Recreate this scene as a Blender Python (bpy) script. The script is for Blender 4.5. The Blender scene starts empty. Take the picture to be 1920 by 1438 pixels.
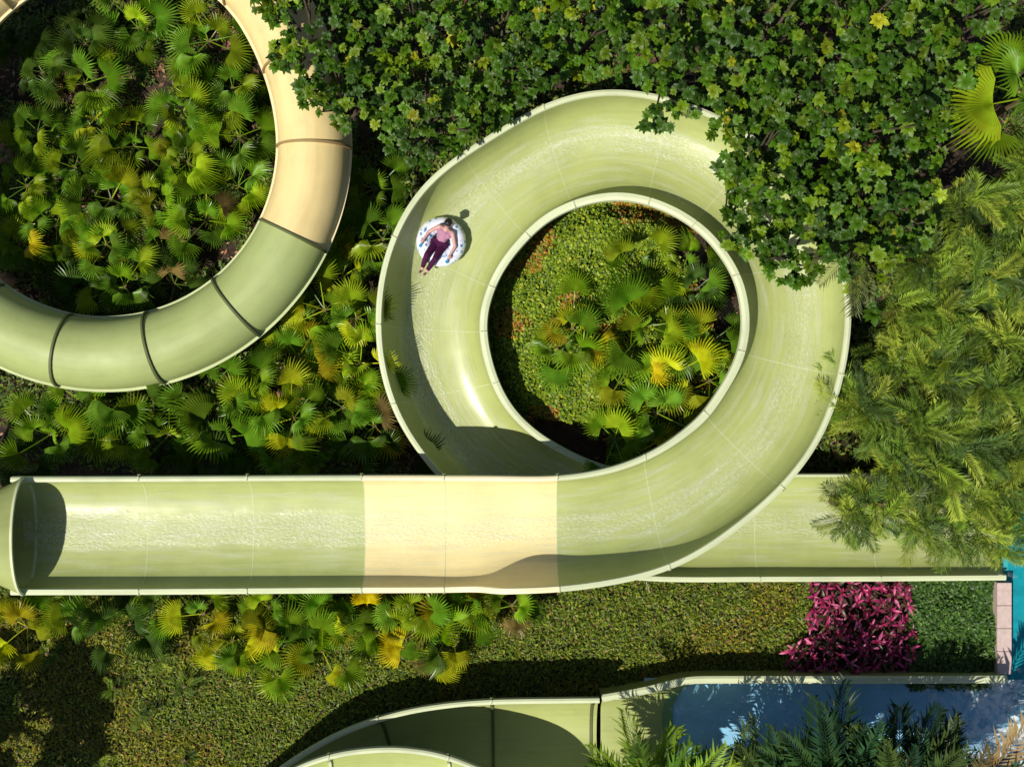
import bpy, bmesh, math, random
import numpy as np
from mathutils import Vector, Matrix, Euler

random.seed(11); rng = np.random.default_rng(11)
R = math.radians
sc = bpy.context.scene
col = sc.collection

# ------------------------------------------------------------------ camera, sky, sun
CAM_H = 30.0            # drone height above the ground, looking straight down
FPX = 2240.0            # focal length in photograph pixels (1920 wide)
SUN_EL, SUN_TO = 57.0, 41.0      # elevation; heading (deg from +x) the shadows fall towards
cam = bpy.data.cameras.new('camera'); cam.sensor_width = 36; cam.lens = 36*FPX/1920
cam.clip_end = 2000
co = bpy.data.objects.new('camera', cam); col.objects.link(co)
co.location = (0, 0, CAM_H); co.rotation_euler = (0, 0, 0); sc.camera = co
w = bpy.data.worlds.new('World'); sc.world = w; w.use_nodes = True
nt = w.node_tree; bg = nt.nodes['Background']
sky = nt.nodes.new('ShaderNodeTexSky'); sky.sky_type = 'NISHITA'; sky.sun_disc = False
sky.sun_elevation = R(SUN_EL); sky.sun_rotation = math.atan2(-math.cos(R(SUN_TO)), -math.sin(R(SUN_TO)))
nt.links.new(sky.outputs[0], bg.inputs[0]); bg.inputs[1].default_value = 0.068
sl = bpy.data.lights.new('sun', 'SUN'); sl.energy = 5.0; sl.angle = R(0.5); sl.color = (1.0, 0.955, 0.85)
so = bpy.data.objects.new('sun', sl); col.objects.link(so)
sd = Vector((math.cos(R(SUN_TO))*math.cos(R(SUN_EL)), math.sin(R(SUN_TO))*math.cos(R(SUN_EL)), -math.sin(R(SUN_EL))))
so.rotation_euler = sd.to_track_quat('-Z', 'Y').to_euler(); so.location = (-10, -9, 20)
sc.view_settings.view_transform = 'Standard'; sc.view_settings.look = 'None'
sc.view_settings.exposure = 0.0; sc.view_settings.gamma = 1.0

# ------------------------------------------------------------------ helpers
def W(px, py, z=0.0):
    """ground plan: photograph pixel -> world point at height z"""
    s = (CAM_H - z)/FPX
    return Vector(((px-960)*s, (719-py)*s, z))

def tag(o, label=None, cat=None, group=None, kind=None):
    if label: o['label'] = label
    if cat: o['category'] = cat
    if group: o['group'] = group
    if kind: o['kind'] = kind
    return o

def mesh(name, v, f, mat=None, smooth=False, uv=None, colors=None, mats=None, fm=None):
    me = bpy.data.meshes.new(name); me.from_pydata([tuple(a) for a in v], [], f)
    for m in (mats or ([mat] if mat else [])): me.materials.append(m)
    if fm is not None: me.polygons.foreach_set('material_index', fm)
    if smooth: me.polygons.foreach_set('use_smooth', [True]*len(me.polygons))
    if uv is not None:
        l = me.uv_layers.new(name='UVMap'); idx = np.empty(len(me.loops), dtype=np.int32)
        me.loops.foreach_get('vertex_index', idx)
        l.data.foreach_set('uv', np.asarray(uv, dtype=np.float32)[idx].ravel())
    me.update()
    if smooth and len(v) < 60000: me.set_sharp_from_angle(angle=R(48))
    return me

def obj(name, me, parent=None, loc=(0, 0, 0), rot=(0, 0, 0), scale=1.0):
    o = bpy.data.objects.new(name, me); col.objects.link(o)
    o.location = loc; o.rotation_euler = rot
    o.scale = (scale,)*3 if isinstance(scale, (int, float)) else scale
    if parent: o.parent = parent
    return o

def empty(name, loc=(0, 0, 0), rz=0.0, **k):
    o = bpy.data.objects.new(name, None); col.objects.link(o)
    o.location = loc; o.rotation_euler = (0, 0, rz); o.empty_display_size = 0.1
    return tag(o, **k)

def inpoly(x, y, poly):
    x = np.asarray(x, float); y = np.asarray(y, float); c = np.zeros(x.shape, bool); n = len(poly)
    for i in range(n):
        x1, y1 = poly[i]; x2, y2 = poly[(i+1) % n]
        if y1 == y2: continue
        cond = ((y1 > y) != (y2 > y)) & (x < (x2-x1)*(y-y1)/(y2-y1)+x1)
        c ^= cond
    return c

def poisson(poly, d, tries=6000, seed=1, keep=None):
    r = np.random.default_rng(seed); p = np.array(poly, float)
    lo, hi = p.min(0), p.max(0); pts = np.empty((0, 2))
    cand = r.uniform(lo, hi, (tries, 2)); cand = cand[inpoly(cand[:, 0], cand[:, 1], poly)]
    out = []
    arr = np.empty((len(cand), 2)); n = 0
    for c in cand:
        if n and np.min((arr[:n, 0]-c[0])**2+(arr[:n, 1]-c[1])**2) < d*d: continue
        arr[n] = c; n += 1
    return arr[:n]

def vnoise(x, y, s, seed=0):
    """smooth value noise 0..1"""
    x = np.asarray(x)/s; y = np.asarray(y)/s
    xi = np.floor(x).astype(int); yi = np.floor(y).astype(int); fx = x-xi; fy = y-yi
    h = lambda a, b: np.modf(np.abs(np.sin(a*127.1+b*311.7+seed*74.7)*43758.5453))[0]
    fx = fx*fx*(3-2*fx); fy = fy*fy*(3-2*fy)
    return (h(xi, yi)*(1-fx)+h(xi+1, yi)*fx)*(1-fy)+(h(xi, yi+1)*(1-fx)+h(xi+1, yi+1)*fx)*fy

# ------------------------------------------------------------------ materials
def newmat(name):
    m = bpy.data.materials.new(name); m.use_nodes = True
    t = m.node_tree; return m, t, t.nodes['Principled BSDF'], t.nodes['Material Output']
def N(t, typ, **k):
    n = t.nodes.new(typ)
    for a, b in k.items(): setattr(n, a, b)
    return n
def ramp(t, fac, stops):
    r = N(t, 'ShaderNodeValToRGB'); e = r.color_ramp.elements
    while len(e) < len(stops): e.new(0.5)
    for a, (p, c) in zip(e, stops): a.position = p; a.color = (*c, 1) if len(c) == 3 else c
    t.links.new(fac, r.inputs[0]); return r
def noise(t, scale, detail=3, vec=None, rough=0.55):
    n = N(t, 'ShaderNodeTexNoise'); n.inputs['Scale'].default_value = scale
    n.inputs['Detail'].default_value = detail; n.inputs['Roughness'].default_value = rough
    if vec: t.links.new(vec, n.inputs['Vector'])
    return n
def mixc(t, fac, a, b, mode='MIX'):
    m = N(t, 'ShaderNodeMix', data_type='RGBA', blend_type=mode)
    for s, v in ((m.inputs[0], fac), (m.inputs[6], a), (m.inputs[7], b)):
        if hasattr(v, 'is_linked'): t.links.new(v, s)
        elif isinstance(v, (int, float)): s.default_value = v
        else: s.default_value = (*v, 1)
    return m.outputs[2]
def math_(t, op, a, b=None, clamp=False):
    m = N(t, 'ShaderNodeMath', operation=op, use_clamp=clamp)
    for s, v in zip(m.inputs, (a, b)):
        if v is None: continue
        if hasattr(v, 'is_linked'): t.links.new(v, s)
        else: s.default_value = v
    return m.outputs[0]
def bump(t, h, strength, dist=0.02):
    b = N(t, 'ShaderNodeBump'); b.inputs['Strength'].default_value = strength; b.inputs['Distance'].default_value = dist
    t.links.new(h, b.inputs['Height']); return b.outputs[0]

def gelcoat(name, c, rough=0.44, dirt=0.35):
    """fibreglass: long faint streaks down the run, water stains, mottled gloss"""
    m, t, p, o = newmat(name)
    uv = N(t, 'ShaderNodeUVMap'); mp = N(t, 'ShaderNodeMapping'); mp.inputs['Scale'].default_value = (0.35, 9, 1)
    t.links.new(uv.outputs[0], mp.inputs[0])
    n1 = noise(t, 1.4, 5, mp.outputs[0]); tc = N(t, 'ShaderNodeTexCoord')
    n2 = noise(t, 1.1, 6, tc.outputs['Object']); n3 = noise(t, 26, 3, tc.outputs['Object'])
    d = tuple(x*0.80 for x in c); li = tuple(min(1, x*1.09+0.012) for x in c)
    a = ramp(t, n1.outputs[0], [(0.3, d), (0.5, c), (0.72, li)])
    b = ramp(t, n2.outputs[0], [(0.32, tuple(x*0.78 for x in c)), (0.55, c), (0.8, li)])
    k = mixc(t, 0.5, a.outputs[0], b.outputs[0])
    st = ramp(t, n3.outputs[0], [(0.62, (0, 0, 0)), (0.8, (1, 1, 1))])
    k = mixc(t, math_(t, 'MULTIPLY', st.outputs[0], dirt), k, tuple(x*0.6 for x in c))
    n4 = noise(t, 0.45, 7, tc.outputs['Object'], 0.72)                      # water stains, faded patches
    fade = ramp(t, n4.outputs[0], [(0.40, (0, 0, 0)), (0.66, (1, 1, 1))])
    k = mixc(t, math_(t, 'MULTIPLY', fade.outputs[0], 0.45), k, tuple(min(0.9, x*1.12+0.05) for x in c))
    mp3 = N(t, 'ShaderNodeMapping'); mp3.inputs['Scale'].default_value = (1.3, 26, 1); t.links.new(uv.outputs[0], mp3.inputs[0])
    n5 = noise(t, 1.0, 4, mp3.outputs[0], 0.7); scf = ramp(t, n5.outputs[0], [(0.60, (0, 0, 0)), (0.74, (1, 1, 1))])
    k = mixc(t, math_(t, 'MULTIPLY', scf.outputs[0], 0.16), k, tuple(x*0.62 for x in c))
    t.links.new(k, p.inputs['Base Color'])
    rr = ramp(t, n2.outputs[0], [(0.3, (rough+0.15,)*3), (0.7, (rough,)*3)])
    t.links.new(rr.outputs[0], p.inputs['Roughness'])
    t.links.new(bump(t, n2.outputs[0], 0.12, 0.03), p.inputs['Normal'])
    return m
GREEN = (0.360, 0.405, 0.130); CREAM = (0.74, 0.62, 0.30)
M_green = gelcoat('green gelcoat', GREEN)
M_cream = gelcoat('cream gelcoat', CREAM)
M_tgreen = gelcoat('tube green gelcoat', (0.325, 0.385, 0.130), 0.5)
M_tcream = gelcoat('tube cream gelcoat', (0.72, 0.56, 0.25), 0.5)
M_rim_g = gelcoat('pale green rim', (0.54, 0.58, 0.36), 0.5, 0.8)
M_rim_c = gelcoat('pale cream rim', (0.84, 0.72, 0.45), 0.45, 0.5)
M_trim_g = gelcoat('tube flange green', (0.44, 0.49, 0.24), 0.5, 0.6); M_trim_c = gelcoat('tube flange cream', (0.76, 0.63, 0.36), 0.5, 0.6)
M_seam = gelcoat('seam sealant', (0.47, 0.52, 0.28), 0.5, 0.3)
M_flange = gelcoat('dark olive flange', (0.085, 0.10, 0.022), 0.6, 0.6)  # much darker olive than the shells, so joints read as bold lines
M_plate = gelcoat('dull joint plate', (0.46, 0.49, 0.31), 0.6, 0.6)
M_tflc = gelcoat('dark cream flange', (0.30, 0.20, 0.075), 0.6, 0.6)  # darker brown than the cream sections it joins

def simple(name, c, rough=0.5, spec=0.5, var=0.25, scale=8, metal=0):
    m, t, p, o = newmat(name); tc = N(t, 'ShaderNodeTexCoord'); n = noise(t, scale, 4, tc.outputs['Object'])
    r = ramp(t, n.outputs[0], [(0.3, tuple(x*(1-var) for x in c)), (0.7, tuple(min(1, x*(1+var)) for x in c))])
    t.links.new(r.outputs[0], p.inputs['Base Color']); p.inputs['Roughness'].default_value = rough
    p.inputs['Specular IOR Level'].default_value = spec; p.inputs['Metallic'].default_value = metal
    t.links.new(bump(t, n.outputs[0], 0.2, 0.02), p.inputs['Normal']); return m
M_steel = simple('galvanised steel', (0.36, 0.38, 0.36), 0.45, 0.5, 0.2, 12, 0.6)
M_bark = simple('bark', (0.075, 0.058, 0.04), 0.9, 0.2, 0.5, 14)
M_stem = simple('palm stem', (0.14, 0.10, 0.05), 0.85, 0.2, 0.5, 18)
M_kerb = simple('pale pink render', (0.52, 0.40, 0.37), 0.8, 0.3, 0.12, 9)
M_rock = simple('tan stone', (0.42, 0.24, 0.15), 0.9, 0.2, 0.3, 7)

def leafmat(name, trans=0.28, rough=0.38, attr=False, var=0.35, spec=0.5):
    """leaf colour comes from the object's own colour (or the leaf's attribute), varied leaf by leaf"""
    m, t, p, o = newmat(name)
    if attr:
        a = N(t, 'ShaderNodeAttribute', attribute_name='leafcol'); base = a.outputs['Color']
    else:
        oi = N(t, 'ShaderNodeObjectInfo'); tc = N(t, 'ShaderNodeTexCoord')
        n = noise(t, 4.5, 3, tc.outputs['Object'])
        h = N(t, 'ShaderNodeHueSaturation')
        v1 = math_(t, 'MULTIPLY_ADD', oi.outputs['Random'], 2*var); v1.node.inputs[2].default_value = 1-var
        v2 = math_(t, 'MULTIPLY_ADD', n.outputs[0], 0.9); v2.node.inputs[2].default_value = 0.55
        t.links.new(math_(t, 'MULTIPLY', v1, v2), h.inputs['Value'])
        hh = math_(t, 'MULTIPLY_ADD', n.outputs[0], 0.06); hh.node.inputs[2].default_value = 0.47
        t.links.new(hh, h.inputs['Hue']); t.links.new(oi.outputs['Color'], h.inputs['Color']); base = h.outputs[0]
    t.links.new(base, p.inputs['Base Color']); p.inputs['Roughness'].default_value = rough
    p.inputs['Specular IOR Level'].default_value = spec
    tr = N(t, 'ShaderNodeBsdfTranslucent')
    t.links.new(mixc(t, 1.0, base, (1.0, 1.05, 0.45), 'MULTIPLY'), tr.inputs[0])
    mx = N(t, 'ShaderNodeMixShader'); mx.inputs[0].default_value = trans
    t.links.new(p.outputs[0], mx.inputs[1]); t.links.new(tr.outputs[0], mx.inputs[2]); t.links.new(mx.outputs[0], o.inputs[0])
    return m
M_palm = leafmat('fan palm leaf', 0.34, 0.36, var=0.45)
M_broad = leafmat('broad glossy leaf', 0.22, 0.46, var=0.4, spec=0.3)
M_frond = leafmat('feather frond', 0.34, 0.46, var=0.4, spec=0.3)
M_ti = leafmat('cordyline leaf', 0.30, 0.4, var=0.4)
M_small = leafmat('small leaf', 0.22, 0.5, attr=True, spec=0.35)

# soil
m, t, p, o = newmat('soil'); M_soil = m
tc = N(t, 'ShaderNodeTexCoord'); n1 = noise(t, 0.9, 6, tc.outputs['Object']); n2 = noise(t, 9, 5, tc.outputs['Object'], 0.7)
a = ramp(t, n2.outputs[0], [(0.3, (0.018, 0.012, 0.008)), (0.55, (0.07, 0.042, 0.025)), (0.75, (0.17, 0.09, 0.05))])
b = ramp(t, n1.outputs[0], [(0.4, (0.35, 0.4, 0.3)), (0.62, (1, 1, 1))])
t.links.new(mixc(t, 1.0, a.outputs[0], b.outputs[0], 'MULTIPLY'), p.inputs['Base Color']); p.inputs['Roughness'].default_value = 0.95
t.links.new(bump(t, n2.outputs[0], 0.8, 0.06), p.inputs['Normal'])
# thin water running down the flumes: clear film, broken by ripples and bubbles, sky glare painted in as pale streaks
def water_film(name):
    m, t, p, o = newmat(name)
    uv = N(t, 'ShaderNodeUVMap'); mp = N(t, 'ShaderNodeMapping'); mp.inputs['Scale'].default_value = (9.0, 12.0, 1)
    t.links.new(uv.outputs[0], mp.inputs[0])
    tc = N(t, 'ShaderNodeTexCoord'); mpf = N(t, 'ShaderNodeMapping'); mpf.inputs['Scale'].default_value = (11, 24, 1); t.links.new(uv.outputs[0], mpf.inputs[0]); n1 = noise(t, 1.0, 4, mpf.outputs[0], 0.65)
    n2 = noise(t, 1.2, 3, tc.outputs['Object'])
    mp2 = N(t, 'ShaderNodeMapping'); mp2.inputs['Scale'].default_value = (0.5, 5, 1); t.links.new(uv.outputs[0], mp2.inputs[0])
    n3 = noise(t, 1.6, 4, mp2.outputs[0])
    sep = N(t, 'ShaderNodeSeparateXYZ'); t.links.new(uv.outputs[0], sep.inputs[0])
    band = math_(t, 'ABSOLUTE', math_(t, 'ADD', sep.outputs[1], math_(t, 'MULTIPLY_ADD', n2.outputs[0], 0.5)))
    band.node.inputs[0].links[0].from_node.inputs[1].links[0].from_node.inputs[2].default_value = -0.25
    bm_ = ramp(t, band, [(0.16, (1, 1, 1)), (0.42, (0, 0, 0))])
    foam = ramp(t, n1.outputs[0], [(0.42, (0, 0, 0)), (0.72, (1, 1, 1))])
    glare_streak = ramp(t, n3.outputs[0], [(0.46, (0, 0, 0)), (0.80, (1, 1, 1))])  # wet sheen of the sky, painted as pale streaks along the run
    f = math_(t, 'MULTIPLY', foam.outputs[0], bm_.outputs[0])
    f = math_(t, 'MULTIPLY', f, 0.50)
    f = math_(t, 'ADD', f, math_(t, 'MULTIPLY', glare_streak.outputs[0], 0.42), True)
    bmp = bump(t, math_(t, 'MULTIPLY', n1.outputs[0], bm_.outputs[0]), 0.7, 0.03)
    tr = N(t, 'ShaderNodeBsdfTransparent'); gl = N(t, 'ShaderNodeBsdfGlossy'); gl.inputs['Roughness'].default_value = 0.2
    t.links.new(bmp, gl.inputs['Normal'])
    fr = N(t, 'ShaderNodeFresnel'); fr.inputs[0].default_value = 1.33; t.links.new(bmp, fr.inputs['Normal'])
    geo = N(t, 'ShaderNodeNewGeometry'); frf = math_(t, 'MULTIPLY', fr.outputs[0], math_(t, 'SUBTRACT', 1.0, geo.outputs['Backfacing']))
    m1 = N(t, 'ShaderNodeMixShader'); t.links.new(frf, m1.inputs[0]); t.links.new(tr.outputs[0], m1.inputs[1]); t.links.new(gl.outputs[0], m1.inputs[2])
    p.inputs['Base Color'].default_value = (0.74, 0.77, 0.58, 1); p.inputs['Roughness'].default_value = 0.25; t.links.new(bmp, p.inputs['Normal'])
    m2 = N(t, 'ShaderNodeMixShader'); t.links.new(f, m2.inputs[0]); t.links.new(m1.outputs[0], m2.inputs[1]); t.links.new(p.outputs[0], m2.inputs[2])
    t.links.new(m2.outputs[0], o.inputs[0]); return m
M_film = water_film('running water film')
def pool_water(name, tint, scale, foamamt, foamx=None):
    m, t, p, o = newmat(name); tc = N(t, 'ShaderNodeTexCoord')
    n1 = noise(t, scale, 4, tc.outputs['Object'], 0.6); n2 = noise(t, 0.8, 5, tc.outputs['Object'], 0.7)
    bmp = bump(t, n1.outputs[0], 0.5, 0.05)
    tr = N(t, 'ShaderNodeBsdfTransparent'); tr.inputs[0].default_value = (*tint, 1)
    gl = N(t, 'ShaderNodeBsdfGlossy'); gl.inputs['Roughness'].default_value = 0.08; t.links.new(bmp, gl.inputs['Normal'])
    fr = N(t, 'ShaderNodeFresnel'); fr.inputs[0].default_value = 1.33; t.links.new(bmp, fr.inputs['Normal'])
    geo = N(t, 'ShaderNodeNewGeometry'); frf = math_(t, 'MULTIPLY', fr.outputs[0], math_(t, 'SUBTRACT', 1.0, geo.outputs['Backfacing']))
    m1 = N(t, 'ShaderNodeMixShader'); t.links.new(frf, m1.inputs[0]); t.links.new(tr.outputs[0], m1.inputs[1]); t.links.new(gl.outputs[0], m1.inputs[2])
    df = N(t, 'ShaderNodeBsdfDiffuse'); df.inputs[0].default_value = (0.75, 0.82, 0.86, 1)
    fm = ramp(t, n2.outputs[0], [(0.55, (0, 0, 0)), (0.75, (foamamt,)*3)])
    if foamx is not None:                                       # churned water where the run-out meets the pool
        sp = N(t, 'ShaderNodeSeparateXYZ'); t.links.new(tc.outputs['Object'], sp.inputs[0]); mr = N(t, 'ShaderNodeMapRange'); mr.inputs[1].default_value = foamx-2.2; mr.inputs[2].default_value = foamx; t.links.new(sp.outputs[0], mr.inputs[0])
        n4 = noise(t, 4.5, 5, tc.outputs['Object'], 0.7); fx = ramp(t, math_(t, 'ADD', n4.outputs[0], math_(t, 'MULTIPLY', mr.outputs[0], 0.22)), [(0.56, (0, 0, 0)), (0.78, (0.75,)*3)])
        fm = fx
    m2 = N(t, 'ShaderNodeMixShader'); t.links.new(fm.outputs[0], m2.inputs[0]); t.links.new(m1.outputs[0], m2.inputs[1]); t.links.new(df.outputs[0], m2.inputs[2])
    t.links.new(m2.outputs[0], o.inputs[0]); return m
M_pool = pool_water('pool water', (0.45, 0.85, 0.9), 5, 0.35)
M_run = pool_water('run-out water', (0.70, 0.88, 0.98), 7, 0.55, 12.2)
M_poolfloor = simple('turquoise pool floor', (0.04, 0.34, 0.37), 0.6, 0.3, 0.2, 3)
M_bluefloor = simple('blue painted floor', (0.50, 0.66, 0.76), 0.5, 0.4, 0.15, 2)

# ------------------------------------------------------------------ ground and pool
g = 300.0
tag(obj('ground', mesh('ground', [(-g, -g, 0), (g, -g, 0), (g, g, 0), (-g, g, 0)], [(0, 1, 2, 3)], M_soil)), kind='structure')

def slab(name, x0, y0, x1, y1, z0, z1, mat, bevel=0.0):
    bm = bmesh.new(); bmesh.ops.create_cube(bm, size=1)
    for v in bm.verts: v.co = Vector(((x0+x1)/2+v.co.x*(x1-x0), (y0+y1)/2+v.co.y*(y1-y0), (z0+z1)/2+v.co.z*(z1-z0)))
    if bevel: bmesh.ops.bevel(bm, geom=bm.edges[:], offset=bevel, segments=2, affect='EDGES', profile=0.6)
    me = bpy.data.meshes.new(name); bm.to_mesh(me); bm.free(); me.materials.append(mat); return me

PX0 = W(1893, 0, 0.3).x
tag(obj('pool_floor', mesh('pool_floor', [(PX0-0.7, -14, 0.02), (PX0+9, -14, 0.02), (PX0+9, -3.0, 0.02), (PX0-0.7, -3.0, 0.02)], [(0, 1, 2, 3)], M_poolfloor)), kind='structure')
def grid_sheet(name, x0, y0, x1, y1, z, mat, n=24):
    xs = np.linspace(x0, x1, n); ys = np.linspace(y0, y1, n); v = [(x, y, z) for y in ys for x in xs]
    f = [(j*n+i, j*n+i+1, (j+1)*n+i+1, (j+1)*n+i) for j in range(n-1) for i in range(n-1)]
    return mesh(name, v, f, mat, True)
tag(obj('pool_water', grid_sheet('pool_water', PX0-0.05, -14, PX0+9, -3.0, 0.30, M_pool)), kind='structure')
k0 = W(1870, 1264, 0.55); k1 = W(1897, 1092, 0.55)
kw = empty('pool_wall', (k0.x, k0.y, 0), label='pale pink rendered wall standing at the edge of the turquoise pool', cat='wall')
nseg = 4
for i in range(nseg):
    ya = (k1.y-k0.y)*i/nseg; yb = (k1.y-k0.y)*(i+1)/nseg
    obj('coping_slab', slab('coping_slab', 0, ya+0.005, k1.x-k0.x, yb-0.005, 0.47, 0.55, M_kerb, 0.012), kw)
obj('wall_body', slab('wall_body', 0.02, 0.0, k1.x-k0.x-0.02, k1.y-k0.y, 0.0, 0.467, M_kerb), kw)

# ------------------------------------------------------------------ open flumes
def catmull(P, n_per=14):
    P = np.asarray(P, float); Q = np.vstack([2*P[0]-P[1], P, 2*P[-1]-P[-2]]); out = []
    for i in range(1, len(Q)-2):
        a, b, c, d = Q[i-1], Q[i], Q[i+1], Q[i+2]
        for t in np.linspace(0, 1, n_per, endpoint=False):
            out.append(0.5*(2*b+(c-a)*t+(2*a-5*b+4*c-d)*t*t+(3*b-a-3*c+d)*t**3))
    out.append(Q[-2]); return np.array(out)

def resample(D, step):
    mid = (D[:, 0:2]+D[:, 2:4])/2; s = np.r_[0, np.cumsum(np.linalg.norm(np.diff(mid, axis=0), axis=1))]
    n = max(4, int(s[-1]/step)); ss = np.linspace(0, s[-1], n+1)
    return np.stack([np.interp(ss, s, D[:, k]) for k in range(D.shape[1])], 1), ss

def smooth(D, it):
    for _ in range(it):
        E = D.copy(); E[1:-1] = 0.25*D[:-2]+0.5*D[1:-1]+0.25*D[2:]; D = E
    return D

class Flume:
    """stations: outer rim px, inner rim px, bed z, outer wall height, inner wall height"""
    def __init__(self, st, lip_o=0.145, lip_i=0.18, n=2.5, step=0.14, sm=22):
        rows = []
        for (ox, oy), (ix, iy), zb, ho, hi in st:
            a = W(ox, oy, zb+ho); b = W(ix, iy, zb+hi); rows.append((a.x, a.y, b.x, b.y, zb, ho, hi))
        D, s = resample(catmull(rows), step); D[:, :4] = smooth(D[:, :4], sm); D[:, 4:] = smooth(D[:, 4:], 1); self.D, self.s = resample(D, step)
        self.lo, self.li, self.n, self.vary = lip_o, lip_i, n, lip_i == 0.18
    def li_at(self, hi): return float(np.interp(hi, [0.6, 0.76], [0.085, 0.19])) if self.vary else self.li
    def frame(self, i):
        d = self.D[i]; O = np.array(d[0:2]); I = np.array(d[2:4]); u = (I-O); wd = np.linalg.norm(u); return O, u/wd, wd, d[4], d[5], d[6]
    def point(self, i, off, z):          # off metres from the outer rim edge
        O, u, wd, zb, ho, hi = self.frame(i); q = O+u*off; return (q[0], q[1], z)
    def prof(self, i, K=26):
        """inner surface: (offset from the outer rim edge, height, across -1..1)"""
        O, u, wd, zb, ho, hi = self.frame(i); li = self.li_at(hi); c = (self.lo+wd-li)/2; hw = (wd-self.lo-li)/2; out = []
        for k in range(K+1):
            ph = -math.pi/2+math.pi*k/K; sn, cs = math.sin(ph), math.cos(ph)
            s_ = math.copysign(abs(sn)**(2/self.n), sn); h = 1-abs(cs)**(2/self.n)
            out.append((c+hw*s_, zb+h*(ho if s_ < 0 else hi), s_))
        return out
    def surf_z(self, x, y):
        mid = (self.D[:, 0:2]+self.D[:, 2:4])/2; i = int(np.argmin(np.hypot(mid[:, 0]-x, mid[:, 1]-y)))
        O, u, wd, zb, ho, hi = self.frame(i); off = float(np.dot(np.array((x, y))-O, u)); pr = self.prof(i)
        return float(np.interp(off, [q[0] for q in pr], [q[1] for q in pr])), i
    def section(self, i0, i1, K=26):
        v, f, uv = [], [], []; m = K+1
        for i in range(i0, i1+1):
            for off, z, s_ in self.prof(i, K): v.append(self.point(i, off, z)); uv.append((self.s[i], s_))
        nb = len(v)
        for i in range(i0, i1+1):
            O, u, wd, zb, ho, hi = self.frame(i); c = (self.lo+wd-self.li_at(hi))/2
            for off, z, s_ in self.prof(i, K): v.append(self.point(i, c+(off-c)*1.0+math.copysign(abs(s_)**3, s_)*0.05, z-0.05*(1-abs(s_)**4)-0.012)); uv.append((self.s[i], s_))
        r = i1-i0
        for a in range(r):
            for k in range(K):
                f.append((a*m+k, (a+1)*m+k, (a+1)*m+k+1, a*m+k+1)); f.append((nb+a*m+k, nb+a*m+k+1, nb+(a+1)*m+k+1, nb+(a+1)*m+k))
            for k in (0, K):
                f.append((a*m+k, nb+a*m+k, nb+(a+1)*m+k, (a+1)*m+k))
        for a in (0, r):
            for k in range(K): f.append((a*m+k, a*m+k+1, nb+a*m+k+1, nb+a*m+k))
        return v, f, uv
    def sweep(self, i0, i1, loop):
        """closed loop of (offset, z) made by loop(i)"""
        v, f, uv = [], [], []; m = None
        for i in range(i0, i1+1):
            L = loop(i); m = len(L)
            for k, (off, z) in enumerate(L): v.append(self.point(i, off, z)); uv.append((self.s[i], k*0.05))
        for a in range(i1-i0):
            for k in range(m): f.append((a*m+k, a*m+(k+1) % m, (a+1)*m+(k+1) % m, (a+1)*m+k))
        f.append(tuple(range(m))); f.append(tuple((i1-i0)*m+k for k in range(m))[::-1]); return v, f, uv
    def rim_o(self, i):
        O, u, wd, zb, ho, hi = self.frame(i); z = zb+ho; l = self.lo
        return [(l+0.012, z-0.02), (l-0.005, z+0.022), (l*0.5, z+0.028), (0.02, z+0.006), (0, z-0.09), (0.03, z-0.09), (0.045, z-0.035), (l, z-0.04)]
    def rim_i(self, i):
        O, u, wd, zb, ho, hi = self.frame(i); z = zb+hi; l = self.li_at(hi)
        L = [(l+0.012, z-0.02), (l-0.005, z+0.022), (l*0.5, z+0.028), (0.02, z+0.006), (0, z-0.09), (0.03, z-0.09), (0.045, z-0.035), (l, z-0.04)]
        return [(wd-a, b) for a, b in L]
    def ring(self, s, half, lift, depth, K=26, lips=True):
        """a strip across the trough at run length s"""
        v, f, uv = [], [], []
        i = int(np.argmin(np.abs(self.s-s))); i = min(max(i, 1), len(self.s)-2)
        a, b = self.D[i-1], self.D[i+1]; t = np.array(((b[0]+b[2])-(a[0]+a[2]), (b[1]+b[3])-(a[1]+a[3]))); t = t/np.linalg.norm(t)
        pr = self.prof(i, K); c = pr[K//2][0]; m = len(pr)
        for sg in (-half, half):
            for lev in (0, 1):
                for off, z, s_ in pr:
                    if lev == 0: q = self.point(i, off-s_*lift, z+lift)
                    else: q = self.point(i, off+math.copysign(abs(s_)**3, s_)*depth, z-depth*(1-abs(s_)**4)-0.02)
                    v.append((q[0]+t[0]*sg, q[1]+t[1]*sg, q[2])); uv.append((self.s[i]+sg, s_))
        for k in range(m-1):
            f += [(k, k+1, 2*m+k+1, 2*m+k), (m+k, 3*m+k, 3*m+k+1, m+k+1), (k, m+k, m+k+1, k+1), (2*m+k, 2*m+k+1, 3*m+k+1, 3*m+k)]
        f += [(0, 2*m, 3*m, m), (m-1, 2*m-1, 4*m-1, 3*m-1)]
        return v, f, uv
    def film(self, hmax=0.10, lift=0.012, K=40):
        v, f, uv = [], [], []; m = None
        for i in range(len(self.s)):
            O, u, wd, zb, ho, hi = self.frame(i); pr = [q for q in self.prof(i, K) if abs(q[2]) < 0.80]
            m = len(pr)
            for off, z, s_ in pr: v.append(self.point(i, off, z+lift*(1-(s_/0.80)**2)+0.003)); uv.append((self.s[i], s_+float(np.interp(hi, [0.655, 0.775], [0.0, 0.32]))))
        for a in range(len(self.s)-1):
            for k in range(m-1): f.append((a*m+k, (a+1)*m+k, (a+1)*m+k+1, a*m+k+1))
        return v, f, uv
    def near(self, px, py, z):
        q = W(px, py, z); mid = (self.D[:, 0:2]+self.D[:, 2:4])/2
        return float(self.s[int(np.argmin(np.hypot(mid[:, 0]-q.x, mid[:, 1]-q.y)))])

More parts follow.
